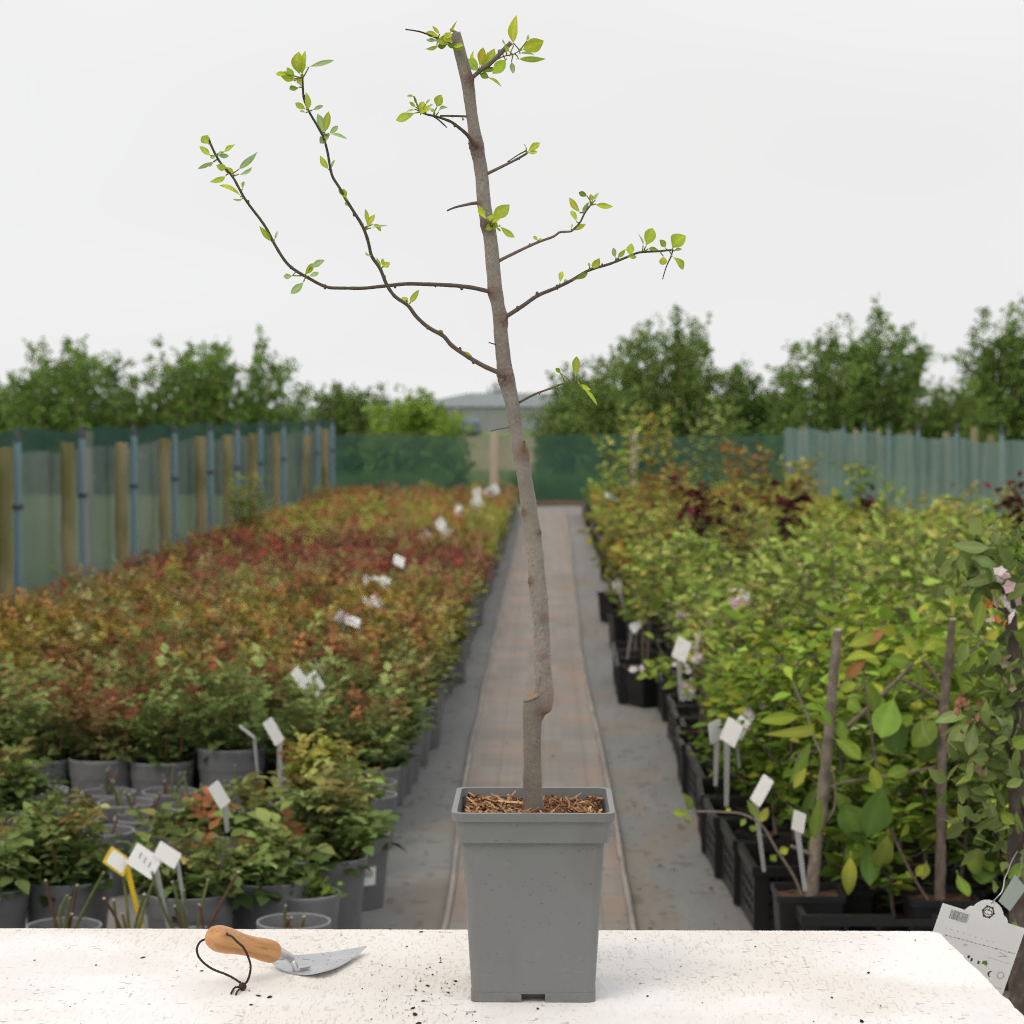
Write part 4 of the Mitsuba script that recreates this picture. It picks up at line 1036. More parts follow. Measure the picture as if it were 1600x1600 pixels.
def single(name, parts, x, y, z=0.0, rot=0.0, label=None, cat=None, group=None, s=1.0):
    """One thing whose parts are entries of their own."""
    k = numbered(name)
    tw = T().translate([x, y, z]).rotate([0, 0, 1], rot).scale(s)
    for q, p in parts.items():
        scene[f'{k}__{q}'] = {**shape_dict(p), 'to_world': tw}
    if 'foliage' in parts:
        labels[f'{k}__foliage'] = {'kind': 'stuff'}
    tag(k, label, cat, group)
    return k


def rim_spot(u, v, h):
    """Ground position of a pot of height h whose rim centre shows at (u, v)."""
    p = G(u, v, h)
    return p[0], p[1]


BIG, SML = (.26, .24), (.205, .20)
# the front pots, each placed by hand
for (u, v, kind, top, pal, sd, lab) in (
        (105, 1372, 'big', .47, 'green', 101, 'bushy green rose in a large grey pot, leftmost full pot behind the table'),
        (-25, 1385, 'big', .42, 'green', 102, 'green rose in a grey pot cut by the left picture edge'),
        (297, 1392, 'big', .39, 'green', 103, 'green rose in a grey pot behind the two white plant labels'),
        (418, 1372, 'big', .375, 'green', 104, 'dark green leafy rose in a large grey pot behind the trowel'),
        (508, 1338, 'big', .50, 'green', 105, 'tall lush rose in a large grey pot at the corner beside the aisle'),
        (8, 1262, 'big', .44, 'green', 107, 'reddish tipped rose behind the left edge pot in the second row'),
        (392, 1300, 'big', .36, 'green', 108, 'low bright green rose standing behind the dark green one'),
        (292, 1300, 'big', .32, 'green', 109, 'thin low rose by the single white label in the second row'),
        (500, 1262, 'big', .47, 'lime', 110, 'yellowish leaved tall rose behind the lush corner rose')):
    D, h = BIG
    x, y = rim_spot(u, v, h)
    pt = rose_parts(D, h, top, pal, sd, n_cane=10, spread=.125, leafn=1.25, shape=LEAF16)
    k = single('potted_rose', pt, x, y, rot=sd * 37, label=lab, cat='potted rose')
    if u == 508:
        a = np.linspace(-.35, .35, 9)
        st = np.vstack([np.stack([.1185 * np.sin(a), -.1185 * np.cos(a), 0 * a + z], -1) for z in (.075, .135)])
for (u, v, n, tall, buds, sd, lab) in (
        (100, 1447, 6, .16, 0, 121, 'pruned rose with bare green canes in a small pot at the table edge'),
        (459, 1440, 5, .085, 0, 122, 'pruned rose with short brown stubs in a small pot behind the trowel blade'),
        (477, 1395, 3, .05, 150, 123, 'small pot with a low tuft of new leaves beside the large corner pot'),
        (300, 1462, 7, .20, 0, 124, 'pruned rose with several upright canes behind the trowel handle'),
        (205, 1466, 6, .19, 0, 125, 'pruned rose with dark upright canes around the yellow plant label'),
        (-22, 1402, 4, .15, 0, 126, 'pruned rose with one leaning green cane at the left picture edge'),
        (578, 1222, 4, .05, 0, 127, 'small grey pot of bare soil and stubs beside the aisle')):
    D, h = SML
    x, y = rim_spot(u, v, h)
    single('pruned_rose', bare_parts(D, h, sd, n, tall, buds), x, y, rot=sd * 53, label=lab, cat='pruned rose')
# big empty-looking pots along the aisle edge
for (u, v, sd, lab) in ((548, 1300, 131, 'large grey pot with a white barcode sticker at the aisle edge'),):
    D, h = BIG
    x, y = rim_spot(u, v, h)
    pt = rose_parts(D, h, .44, 'green', sd, n_cane=8, spread=.11, leafn=1.0, shape=LEAF16)
    k = single('potted_rose', pt, x, y, rot=0, label='lush rose in a large pot with a white barcode sticker at the aisle edge', cat='potted rose')
    a = np.linspace(.36, .80, 7)
    st = np.vstack([np.stack([(.1195 + (z - .10) * .075) * np.sin(a), -(.1195 + (z - .10) * .075) * np.cos(a), 0 * a + z], -1) for z in (.085, .145)])
    scene[f'{k}__sticker'] = {**mikit.ply((st, np.array([[i, i + 1, i + 8, i + 7] for i in range(6)])), 'white_plastic', smooth=True), 'to_world': T().translate([x, y, 0])}
    for b in range(8):
        t = a[0] + .08 + b * .034
        w = .010 if b % 3 else .018
        bar = np.array([[(.1203 + (z - .10) * .075) * math.sin(t_), -(.1203 + (z - .10) * .075) * math.cos(t_), z] for z in (.112, .134) for t_ in (t, t + w)])
        scene[f'{k}__sticker__bar' + (f'_{b:03d}' if b else '')] = {**mikit.ply((bar, np.array([[0, 1, 3, 2]])), 'ink'), 'to_world': T().translate([x, y, 0])}

# row of hard pruned roses in small pots, then the dense bed
g8 = np.random.default_rng(71)
ORD = ['first', 'second', 'third', 'fourth', 'fifth', 'sixth', 'seventh', 'eighth', 'ninth', 'tenth', 'eleventh', 'twelfth', 'thirteenth', 'fourteenth', 'fifteenth', 'sixteenth', 'seventeenth', 'eighteenth']
bare_ids = [as_group(f'bare_rose_shapes_{i}', bare_parts(*SML, 140 + i, 5, .13, 0)) for i in range(4)]
for r_, y in enumerate((7.62, 7.90, 8.18, 8.46)):
    for c_ in range(7):
        x = -.74 - c_ * .245 + (r_ % 2) * .10 + g8.normal() * .012
        if abs(x) > .236 * y + .2 or (r_ == 0 and c_ == 0):
            continue
        put('pruned_rose', bare_ids[g8.integers(4)], x, y + g8.normal() * .015, rot=g8.uniform(0, 360), s=g8.uniform(.96, 1.04), label=f'pruned rose in small grey pot, {ORD[c_]} from aisle in {ORD[r_]} bare cane row', cat='pruned rose', group='pruned roses in small pots')

BANDS = [(8.80, 10.1, 'green', .47, 'green leaved potted rose with dark red tips at the near edge of the dense bed'),
         (10.1, 11.6, 'red', .47, 'reddish potted rose in the second colour band of the dense bed'),
         (11.6, 14.1, 'olive', .46, 'olive and orange leaved potted rose of the dense bed'),
         (14.1, 17.2, 'mixed', .43, 'pale green potted rose with reddish shoots in the dense bed'),
         (17.2, 22.0, 'maroon', .43, 'dark maroon leaved potted rose in the dense bed'),
         (22.0, 31.0, 'lime', .40, 'yellow green leaved potted rose in the far half of the dense bed'),
         (31.0, 37.0, 'olive', .36, 'brownish potted rose at the far end of the bed')]
groups = {}
for y0, y1, pal, top, lab in BANDS:
    far = y0 > 14
    for i in range(4):
        gid = f'rose_shapes_{pal}_{i}_{int(y0)}'
        pl = pal if i or pal in ('maroon', 'lime') else {'green': 'red', 'red': 'green', 'olive': 'mixed', 'mixed': 'red'}[pal]
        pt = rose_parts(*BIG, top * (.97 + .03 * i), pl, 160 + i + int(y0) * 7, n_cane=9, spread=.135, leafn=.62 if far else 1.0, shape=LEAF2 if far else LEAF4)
        if far:
            pt.pop('soil'), pt.pop('cane'), pt.pop('rim')
        groups[(y0, i)] = as_group(gid, pt)
count = 0
rows = []
y = 8.86
while y < 36.8:
    rows.append(y); y += .262
for r_, y in enumerate(rows):
    right = -.68 if y < 9.6 else -.62 + .1 * np.clip((y - 10) / 25, 0, 1)
    x = right - .13 * (r_ % 2) * .3
    c_ = 0
    while x > -3.36 and abs(x) < .238 * y + .25:
        b = next(b for b in BANDS if b[0] <= y < b[1] + .3)
        jb = y + 1.8 * (meshkit.fbm(np.array([[x * 1.0, y * .45, 3.0]]), 3)[0] - .5) * 2 + g8.normal() * (.25 if y < 10 else .9)
        b = next((c for c in BANDS if c[0] <= jb < c[1]), b)
        if y > 10 and g8.random() < .22:
            b = BANDS[g8.choice([2, 3, 3, 1])] if y < 15 else BANDS[g8.choice([3, 3, 5, 4])]
        gid = groups[(b[0], int(g8.integers(4)))]
        xx, yy, rot, s = x + g8.normal() * .014, y + g8.normal() * .014, g8.uniform(0, 360), g8.uniform(.94, 1.06)
        sz = s * (.90 + .28 * meshkit.noise(np.array([[x * 1.7, y * 1.2, 8.]]))[0]) * (1 + .10 * (g8.random() < .12))
        if count < 270:
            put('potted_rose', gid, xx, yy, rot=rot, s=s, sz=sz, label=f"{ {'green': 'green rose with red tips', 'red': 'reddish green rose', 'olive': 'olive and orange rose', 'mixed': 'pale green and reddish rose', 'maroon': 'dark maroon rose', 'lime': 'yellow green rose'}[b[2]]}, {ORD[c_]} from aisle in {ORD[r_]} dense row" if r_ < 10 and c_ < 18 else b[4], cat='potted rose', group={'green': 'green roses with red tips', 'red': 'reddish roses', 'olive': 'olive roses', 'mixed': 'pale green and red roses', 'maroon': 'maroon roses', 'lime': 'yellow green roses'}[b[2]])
            count += 1
        else:
            n_ = _taken['bedq'] = _taken.get('bedq', 0) + 1
            scene[f'rose_bed__{n_:03d}'] = {'type': 'instance', 'shapegroup': {'type': 'ref', 'id': gid}, 'to_world': T().translate([xx, yy, 0]).rotate([0, 0, 1], rot).scale([s, s, sz])}
        x -= .258
        c_ += 1
tag('rose_bed', 'far part of the dense bed of potted roses, maroon then yellow green', 'rose bed', kind='stuff')
# a taller shrub against the fence
hedge = rose_parts(*BIG, .95, 'lime', 333, n_cane=9, spread=.20, leafn=1.1, shape=LEAF4)
x, y = P(385, 800, 24)[0], 24.0
single('potted_shrub', hedge, x, y, label='taller pale green shrub standing at the fence among the roses', cat='potted shrub')


# ------------------------------------------------------------------ plant labels
def plant_label(bot, neck, head, wid, y, mat, label, group=None, ywid=0.006, lines=True, panel=None, dy=-.02):
    k = numbered('plant_label')
    B, Nk, H = P(*bot, y), P(*neck, y), P(*head, y + dy)
    t = unit(Nk - B)
    stk = []
    sd = np.array([1.0, 0, 0]); sd = unit(sd - t * (sd @ t)); nn = np.cross(sd, t)
    v = np.array([o + sd * a * ywid * w + nn * b * .0011 for o, w in ((B, .7), (Nk, 1.0)) for a, b in ((-1, -1), (1, -1), (1, 1), (-1, 1))])
    f = np.array([[0, 1, 5, 4], [1, 2, 6, 5], [2, 3, 7, 6], [3, 0, 4, 7], [3, 2, 1, 0], [4, 5, 6, 7]])
    part(k, 'stake', (v, f), 'grey_plastic_strip' if mat == 'white_plastic' and wid > 6 else mat)
    d = unit(H - Nk); L = np.linalg.norm(H - Nk)
    w0_ = np.array([.78, -.60 if d[0] > 0 else .60, .0])
    wv = unit(w0_ - d * (w0_ @ d)) if wid > 6 else unit(np.cross(d, [1, .15, .1]))
    nv = np.cross(wv, d)
    wm = max(wid, 14) / F * y / 2 * (1.3 if wid > 6 else 1)
    q = CS.square([2 * wm - .008, L - .008 + .004], True).offset(.004, m3.JoinType.Round, 2.0, 16).extrude(.0016).translate((0, 0, -.0008))
    v, f = mani(q)
    M = np.eye(4); M[:3, 0], M[:3, 1], M[:3, 2], M[:3, 3] = wv, d, nv, Nk + d * L / 2
    hd = part(k, 'tag_plate', xform((v, f), M), mat, 30)
    s = -1 if (nv @ (EYE - Nk)) < 0 else 1
    if panel:
        p_ = np.array([[a * wm * .78, b * L * .40, s * .0012] for a, b in ((-1, -1), (1, -1), (1, 1), (-1, 1))])
        part(hd, 'panel', xform((p_, np.array([[0, 1, 2, 3]])), M), 'white_plastic')
    if lines:
        for j in range(3):
            p_ = np.array([[a * wm * .5 + .1 * wm * j, (j - 1) * .22 * L + b * L * .035, s * .0014] for a, b in ((-.6, -1), (.5, -1), (.5, 1), (-.6, 1))])
            part(hd, 'print_line', xform((p_, np.array([[0, 1, 2, 3]])), M), 'pale_ink')
    tag(k, label, 'plant label', group)
    return k


WP = 'white_plastic'
plant_label((224, 1462), (199, 1357), (168, 1335), 24, 6.16, 'yellow_plastic', 'yellow plant label with a white panel in the front row', panel=True, lines=False, ywid=.0075)
plant_label((266, 1462), (244, 1358), (207, 1333), 31, 6.18, WP, 'largest white plant label, right of the yellow one', ywid=.0075)
plant_label((291, 1430), (277, 1346), (246, 1326), 22, 6.22, WP, 'white plant label just right of the largest one', lines=False)
plant_label((355, 1300), (352, 1258), (333, 1226), 17, 6.9, WP, 'slim white plant label above the trowel handle', ywid=.009, lines=False)
plant_label((437, 1235), (437, 1160), (418, 1126), 15, 7.8, WP, 'slim tall white plant label among the pruned rose pots', ywid=.009, lines=False)
plant_label((403, 1215), (397, 1152), (375, 1135), 3, 7.9, 'grey_plastic_strip', 'edge-on grey plant label left of the slim tall white one', lines=False)
plant_label((480, 1120), (480, 1076), (460, 1047), 12, 9.2, WP, 'left white label of the three standing close together in the bed', ywid=.008, lines=False)
plant_label((501, 1108), (504, 1085), (485, 1053), 17, 9.3, WP, 'wider white label of the three standing close together in the bed', ywid=.009, lines=False)
plant_label((511, 1090), (507, 1058), (492, 1030), 3, 9.4, 'grey_plastic_strip', 'edge-on label of the three standing close together in the bed', lines=False)
for n_, (u, v, du, dv, w, y) in enumerate(((562, 975, -22, -9, 14, 12.6), (536, 968, -9, -8, 8, 12.5), (600, 945, -20, -8, 10, 13.9), (578, 942, -10, -5, 6, 13.8), (608, 913, -14, -6, 12, 15.3), (592, 911, -12, -4, 10, 15.4), (578, 910, -10, -3, 10, 15.5), (631, 880, -15, -7, 12, 17.6),
                                         (703, 836, -16, -16, 12, 22.5), (692, 824, -8, -12, 10, 23.5), (668, 842, -8, -10, 7, 21.5), (720, 800, -8, -5, 10, 27), (752, 800, -10, -22, 16, 28.5), (748, 776, -5, -12, 13, 31), (775, 772, -6, -14, 14, 33.5), (766, 775, -4, -12, 12, 33))):
    plant_label((u + 1, v + 36), (u, v), (u + du, v + dv), w, y, WP, f'small white plant label, {ORD[n_]} nearest of those poking out of the dense rose bed', 'white labels in the dense rose bed', lines=False, ywid=.008, dy=-.03)

# ------------------------------------------------------------------ right-hand beds: crates and potted fruit saplings
def crate_parts():
    L, W_, H, t = .40, .60, .215, .012          # along the aisle, across, high
    ms = []
    for x in (-W_ / 2, W_ / 2):
        for y in (-L / 2, L / 2):
            sx, sy = np.sign(x), np.sign(y)
            ms.append(box(min(x, x - sx * .045), max(x, x - sx * .045), min(y, y - sy * .003), max(y, y - sy * .016), .006, H - .02))
            ms.append(box(min(x - sx * .003, x - sx * .016), max(x - sx * .003, x - sx * .016), min(y - sy * .017, y - sy * .055), max(y - sy * .017, y - sy * .055), .006, H - .02))
    for z0, z1 in ((.010, .050), (.066, .088), (.104, .126), (.142, .164)):
        for sx in (-1, 1):
            ms.append(box(min(sx * (W_ / 2 - .005), sx * (W_ / 2 - .014)), max(sx * (W_ / 2 - .005), sx * (W_ / 2 - .014)), -L / 2 + .055, L / 2 - .055, z0, z1))
        for sy in (-1, 1):
            ms.append(box(-W_ / 2 + .045, W_ / 2 - .045, min(sy * (L / 2 - .005), sy * (L / 2 - .014)), max(sy * (L / 2 - .005), sy * (L / 2 - .014)), z0, z1))
    for k in range(-2, 3):
        for sy in (-1, 1):
            ms.append(box(k * .09 - .006, k * .09 + .006, min(sy * (L / 2 - .004), sy * (L / 2 - .0045 - .011)), max(sy * (L / 2 - .004), sy * (L / 2 - .0155)), .008, H - .022))
    for k in range(-1, 2):
        for sx in (-1, 1):
            ms.append(box(min(sx * (W_ / 2 - .004), sx * (W_ / 2 - .0155)), max(sx * (W_ / 2 - .004), sx * (W_ / 2 - .0155)), k * .085 - .006, k * .085 + .006, .008, H - .022))
    base = box(-W_ / 2 + .018, W_ / 2 - .018, -L / 2 + .018, L / 2 - .018, .004, .009)
    outer = m3.Manifold.hull_points(np.array([[sx * (W_ / 2 + .006), sy * (L / 2 + .006), z] for sx in (-1, 1) for sy in (-1, 1) for z in (H - .030, H)], dtype=np.float32))
    inn = m3.Manifold.cube([W_ - .022, L - .022, .2], True).translate((0, 0, H))
    hand = m3.Manifold.cube([.11, 1.0, .014], True).translate((0, 0, H - .006))
    return {'body': (join(ms), 'black_plastic', None, False), 'base': (base, 'black_plastic', None, False), 'rim': (mani(outer - inn - hand), 'black_plastic', None, False)}


def square_pot(z=.012, h=.225, a=.080, b=.094):
    ms = [(rsq(a, .01).extrude(h, 2, 0., (b / a, b / a)) + rsq(b + .004, .012).extrude(.018).translate((0, 0, h - .018))) - rsq(a - .003, .008).extrude(h, 2, 0., (b / a, b / a)).translate((0, 0, .006))]
    v, f = mani(ms[0])
    return v + [0, 0, z], f


def square_soil(g, z=.215, a=.089):
    x, y = np.meshgrid(np.linspace(-a, a, 7), np.linspace(-a, a, 7), indexing='ij')
    i, j = np.meshgrid(np.arange(6), np.arange(6), indexing='ij')
    return np.stack([x, y, z + g.uniform(-.006, .006, x.shape)], -1).reshape(-1, 3), np.stack([i * 7 + j, (i + 1) * 7 + j, (i + 1) * 7 + j + 1, i * 7 + j + 1], -1).reshape(-1, 4)


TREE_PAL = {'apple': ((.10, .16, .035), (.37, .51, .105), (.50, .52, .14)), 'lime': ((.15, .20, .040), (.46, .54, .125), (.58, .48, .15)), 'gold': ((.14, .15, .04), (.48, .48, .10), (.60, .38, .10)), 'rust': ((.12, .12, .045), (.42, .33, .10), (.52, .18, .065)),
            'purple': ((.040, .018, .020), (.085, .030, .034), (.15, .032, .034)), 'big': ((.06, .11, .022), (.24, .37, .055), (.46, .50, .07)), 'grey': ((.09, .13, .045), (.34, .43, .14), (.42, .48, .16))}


def sapling_parts(top, pal, seed, n_twig=8, spread=.17, leaf=.062, dens=1.0, shape=LEAF4, clear=.40, pot_=True, blossom=0, stem_r=.007, droop=.25):
    """A young fruit tree in a square black pot: one stem, side twigs, broad leaves, perhaps blossom."""
    g = np.random.default_rng(seed)
    lo, mid, hi = (np.array(c) for c in TREE_PAL[pal])
    out = {}
    if pot_:
        out = {'pot': (square_pot(), 'black_plastic', None, False), 'soil': (square_soil(g), 'soil_material', None, True)}
    st, base, dirs, nrm, cols, size = [], [], [], [], [], []
    q, r = resample([[0, 0, .20], [g.normal() * .012, g.normal() * .012, .2 + (top - .2) * .5], [g.normal() * .03, g.normal() * .03, top]], [stem_r, stem_r * .75, .0028], .03)
    st.append(tube(q, r, 7))
    lines = [(q, np.linspace(0, 1, len(q)) > clear)]
    for k in range(n_twig):
        t = clear + (.97 - clear) * (k + g.random()) / n_twig
        s = q[int(t * (len(q) - 1))]
        a = k * 2.4 + g.normal() * .4
        L = spread * g.uniform(.6, 1.25) * (1.15 - .45 * t)
        e = s + L * np.array([math.cos(a), math.sin(a), g.uniform(.35, 1.1)])
        tq, trr = resample([s, (s + e) / 2 + g.normal(size=3) * .012 - [0, 0, .015], e], [.0035, .0028, .0015], .02)
        st.append(tube(tq, trr, 5))
        lines.append((tq, np.linspace(0, 1, len(tq)) > .15))
    for ln, ok in lines:
        idx = np.nonzero(ok)[0]
        Ltot = np.linalg.norm(ln[idx[-1]] - ln[idx[0]])
        n = max(3, int(Ltot * 62 * dens))
        for t in g.uniform(0, 1, n):
            p = ln[idx[min(int(t * len(idx)), len(idx) - 1)]]
            a = g.uniform(0, 2 * math.pi)
            d = unit(np.array([math.cos(a), math.sin(a), g.uniform(-.45, .7) + .6 * (t > .9)]))
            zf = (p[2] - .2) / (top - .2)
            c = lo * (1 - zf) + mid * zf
            if g.random() < .22 * zf + .06:
                c = hi
            base.append(p + d * .014); dirs.append(d - [0, 0, droop * g.random()]); nrm.append(np.array([0, 0, 1.]) + g.normal(size=3) * .45)
            cols.append(c * g.choice([.50, .85, 1.05, 1.45], p=[.25, .3, .3, .15]) * g.uniform(.9, 1.1)); size.append(leaf * g.uniform(.5, 1.4))
    size = np.array(size)
    sm = join(st)
    out['stem'] = (sm, 'bark_material', np.array([.17, .13, .105]) * (.7 + .6 * meshkit.noise(sm[0] * 60, seed))[:, None], True)
    m = leaves(base, dirs, nrm, size, size * g.uniform(.48, .66, len(size)), np.clip(cols, .01, .7), shape)
    out['foliage'] = (m[:2], 'leaf_material', m[2], False)
    for b in range(blossom):
        ln = lines[1 + b % n_twig][0] if b else q
        out['blossom' + (f'_{b:03d}' if b else '')] = blossom_part(ln[-1] + g.normal(size=3) * .012, g)
    return out


def blossom_part(c, g, n=5, s=.017, tone=None):
    """A cluster of five-petalled apple flowers."""
    base, dirs, nrm, cols = [], [], [], []
    for k in range(n):
        ax = unit(g.normal(size=3) + [0, -.6, .6])
        o = np.asarray(c) + g.normal(size=3) * .016 + ax * .008
        u = unit(np.cross(ax, [0.3, .2, 1])); w = np.cross(ax, u)
        t0 = g.random() * 6
        pk = g.random()
        for p in range(5):
            d = u * math.cos(t0 + p * 1.2566) + w * math.sin(t0 + p * 1.2566)
            base.append(o); dirs.append(d + ax * .55); nrm.append(ax - d * .4)
            cols.append((np.array([.85, .78, .78]) if pk < .65 else np.array([.80, .56, .60])) * g.uniform(.85, 1.05) if tone is None else np.array(tone) * g.uniform(.6, 1.2))
    m = leaves(base, dirs, nrm, s * g.uniform(.85, 1.15, len(base)), s * 1.15, np.clip(cols, 0, .85), LEAF4)
    return m[:2], 'leaf_material', m[2], False


as_group('crate_shapes', crate_parts())
g9 = np.random.default_rng(81)
crate_rows = []
y, n_ = 6.52, 0
CRL = {0: 'nearest black crate with soil filled pots hidden by the table edge', 1: 'second black slatted crate along the aisle', 2: 'third black slatted crate along the aisle', 3: 'fourth black slatted crate along the aisle'}
while y < 36.5:
    off = {0: .71, 1: .635, 2: .60, 3: .58, 4: .58, 5: .60, 6: .62, 7: .60}.get(n_, .62) + g9.normal() * .012
    if 12.6 < y < 13.9:
        off = .42 + g9.normal() * .008
    yy = y + (.55 if 11.5 < y < 12.3 else 0)
    for c_ in range(2 if y < 15 else 1):
        x = off + .30 + c_ * .625
        if y < 12 or c_ == 0:
            lab = CRL.get(n_, f'black slatted crate, {ORD[n_]} from the table along the aisle edge' if n_ < 14 else None) if c_ == 0 else (f'black slatted crate in the second row in, {ORD[n_]} from the table' if n_ < 14 else None)
            put('crate', 'crate_shapes', x, yy, rot=g9.normal() * 1.2, label=lab or ('black slatted plastic crate lining the right-hand edge of the aisle' if c_ == 0 else 'black slatted plastic crate one row in from the aisle edge'), cat='crate',
                group=('crates along the aisle edge' if c_ == 0 else 'crates in the second row') if n_ > 3 or c_ else None if lab else ('crates along the aisle edge' if c_ == 0 else 'crates in the second row'))
    crate_rows.append((yy, off))
    y += .68 if n_ == 0 else .432
    n_ += 1

SH = {}
for pal, top, lf, var, dn, sp in (('apple', .92, .066, 4, .95, .145), ('lime', .86, .060, 4, .95, .14), ('big', .95, .085, 3, .75, .17), ('grey', .92, .055, 2, 1.2, .15), ('gold', 1.05, .055, 3, .9, .16), ('rust', 1.0, .055, 2, .9, .16), ('purple', .85, .060, 2, 1.6, .20)):
    for i in range(var):
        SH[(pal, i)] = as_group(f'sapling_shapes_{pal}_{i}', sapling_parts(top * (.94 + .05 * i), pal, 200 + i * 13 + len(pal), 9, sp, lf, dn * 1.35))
        pf = sapling_parts(top * (.94 + .05 * i), pal, 300 + i * 13 + len(pal), 8, sp * 1.1, lf * 1.15, dn * .95, LEAF2, pot_=False)
        pf.pop('stem')
        SH[(pal, i, 'far')] = as_group(f'sapling_far_shapes_{pal}_{i}', pf)
for i in range(3):
    SH[('near', i)] = as_group(f'sapling_shapes_near_{i}', sapling_parts(.90 + .05 * i, 'big', 270 + i, 14, .17, .060, 1.6, LEAF16, clear=.12))
NV = {'near': 3, 'apple': 4, 'lime': 4, 'big': 3, 'grey': 2, 'gold': 3, 'rust': 2, 'purple': 2}
SLAB = {'apple': 'leafy green fruit sapling in a square black pot standing in the crate beds', 'lime': 'yellow green leaved fruit sapling in the right-hand crate beds', 'big': 'broad leaved sapling with dark green leaves in the near crate beds',
        'near': 'bushy broad leaved sapling in the nearest crates behind the table', 'grey': 'grey green small leaved sapling in the right-hand crate beds', 'gold': 'golden leaved sapling among the green ones in the right-hand beds', 'rust': 'rusty orange leaved sapling among the green ones in the right-hand beds', 'purple': 'dark purple leaved sapling among the green ones in the right-hand beds'}
SGRP = {'near': 'bushy saplings in the nearest crates', 'apple': 'green fruit saplings', 'lime': 'yellow green saplings', 'big': 'broad leaved saplings', 'grey': 'grey green saplings', 'gold': 'golden saplings', 'rust': 'rusty saplings', 'purple': 'purple saplings'}
count = 0
y = 7.12
for i, (x, yy, sz, rot) in enumerate(((1.02, 6.62, .62, 10), (1.34, 6.60, .70, 130), (1.18, 7.05, .92, 250), (1.42, 7.15, .95, 40), (.98, 7.22, .80, 300), (1.52, 6.85, .9, 190), (.90, 6.78, .88, 75), (1.22, 6.72, .93, 160))):
    lab = ['low bushy sapling between the two pruned bare stems', 'low bushy sapling behind the barcode tag, right of the dark bare stem', 'tall bushy sapling behind and between the two pruned bare stems', 'tall bushy sapling behind the dark bare stem near the right edge', 'bushy sapling right behind the thick bare stem', 'bushy sapling behind the apple tree at the right picture edge', 'bushy sapling just left of the thick bare stem beside the aisle', 'tall bushy sapling just left of the dark bare stem'][i]
    put('potted_sapling', SH[('near', i % 3)], x, yy, rot=rot, s=1.0, sz=sz, label=lab, cat='potted sapling', group=SGRP['near'])
while y < 36.0:
    x = .78 + g9.normal() * .02 if not 12.4 < y < 13.9 else .60
    while x < 4.0:
        if x < .212 * y + .15 and not (y < 7.3 and x < 1.0):
            e = meshkit.noise(np.array([[x * .9, y * .45, 4.]]))[0]
            rr_ = g9.random()
            if y < 9.2:
                pal = 'near' if rr_ < .62 else ('apple' if rr_ < .85 else 'grey')
            elif y < 15:
                pal = 'apple' if rr_ < .62 else ('lime' if rr_ < .86 else 'grey')
            elif y < 21:
                pal = 'lime' if rr_ < .55 else ('apple' if rr_ < .85 else 'gold')
            else:
                pal = 'lime' if rr_ < .55 else ('gold' if rr_ < .72 else ('apple' if rr_ < .9 else 'rust'))
            if x < 1.5 and y > 14:
                pal = {0: 'gold', 1: 'grey', 2: 'lime', 3: 'rust', 4: 'apple'}[int(g9.integers(5))]
            i = int(g9.integers(NV[pal]))
            sz = (1.0 if y < 14 else 1.0 - .50 * min((y - 14) / 13, 1)) * (.76 + .42 * e) * g9.uniform(.88, 1.10)
            if x < 1.1 and 8.4 < y < 12:
                sz *= .80
            s = g9.uniform(.92, 1.08)
            args = dict(rot=g9.uniform(0, 360))
            xx, yy = x + g9.normal() * .03, y + g9.normal() * .03
            if count < 285:
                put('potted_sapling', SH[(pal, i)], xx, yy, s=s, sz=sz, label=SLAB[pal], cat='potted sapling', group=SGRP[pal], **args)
                count += 1
            else:
                n_ = _taken['sapq'] = _taken.get('sapq', 0) + 1
                scene[f'sapling_bed__{n_:03d}'] = {'type': 'instance', 'shapegroup': {'type': 'ref', 'id': SH[(pal, i, 'far')]}, 'to_world': T().translate([xx, yy, 0]).rotate([0, 0, 1], args['rot']).scale([s, s, sz])}
        x += .27 if y < 14 else .30
    y += .285 if y < 14 else .32
tag('sapling_bed', 'far part of the right-hand beds, a mass of yellow green saplings', 'sapling bed', kind='stuff')

# taller saplings that stand out of the bed
for n_, (u, vt, y, pal, lab) in enumerate(((952, 690, 22.0, 'apple', 'tall thin green sapling at the aisle edge, leftmost of the tall ones'), (985, 640, 23.0, 'lime', 'tall sapling with pale green tip by the post of the far fence'), (1015, 655, 25.0, 'gold', 'tall slender golden sapling right of the pale fence post'),
        (1040, 640, 27.0, 'lime', 'tallest slender sapling with sparse pale leaves against the hedge'), (1090, 650, 26.0, 'grey', 'tall thin grey green sapling against the far netting'), (1150, 690, 23.5, 'rust', 'tall sapling with rusty orange top leaves'),
        (1120, 625, 28.0, 'grey', 'thin tall sapling with brownish leaves before the dark hedge'), (1185, 700, 24.0, 'rust', 'orange leaved tall sapling left of the pale netting'), (1240, 725, 21.0, 'gold', 'golden yellow tall sapling at the left end of the pale netting'),
        (1262, 720, 22.5, 'gold', 'second golden sapling before the end of the pale netting'), (1340, 722, 19.0, 'big', 'dark green bushy sapling before the pale netting'), (960, 800, 17.5, 'gold', 'thin golden sapling leaning over the aisle'),
        (1010, 740, 18.5, 'rust', 'bronze leaved sapling at the aisle edge'), (975, 870, 15.5, 'gold', 'brownish thin sapling over the crates at the aisle edge'), (1060, 730, 20.0, 'rust', 'orange leaved sapling beside the dark purple one'), (1475, 985, 9.0, 'lime', 'sapling with bright upright tip leaves near the right edge'))):
    top = P(u, vt, y)[2]
    pt = sapling_parts(top, pal, 400 + n_, 15, .20, .085, .95, LEAF4, clear=.32)
    single('tall_sapling', pt, P(u, 900, y)[0], y, rot=n_ * 77, label=lab, cat='tall sapling')
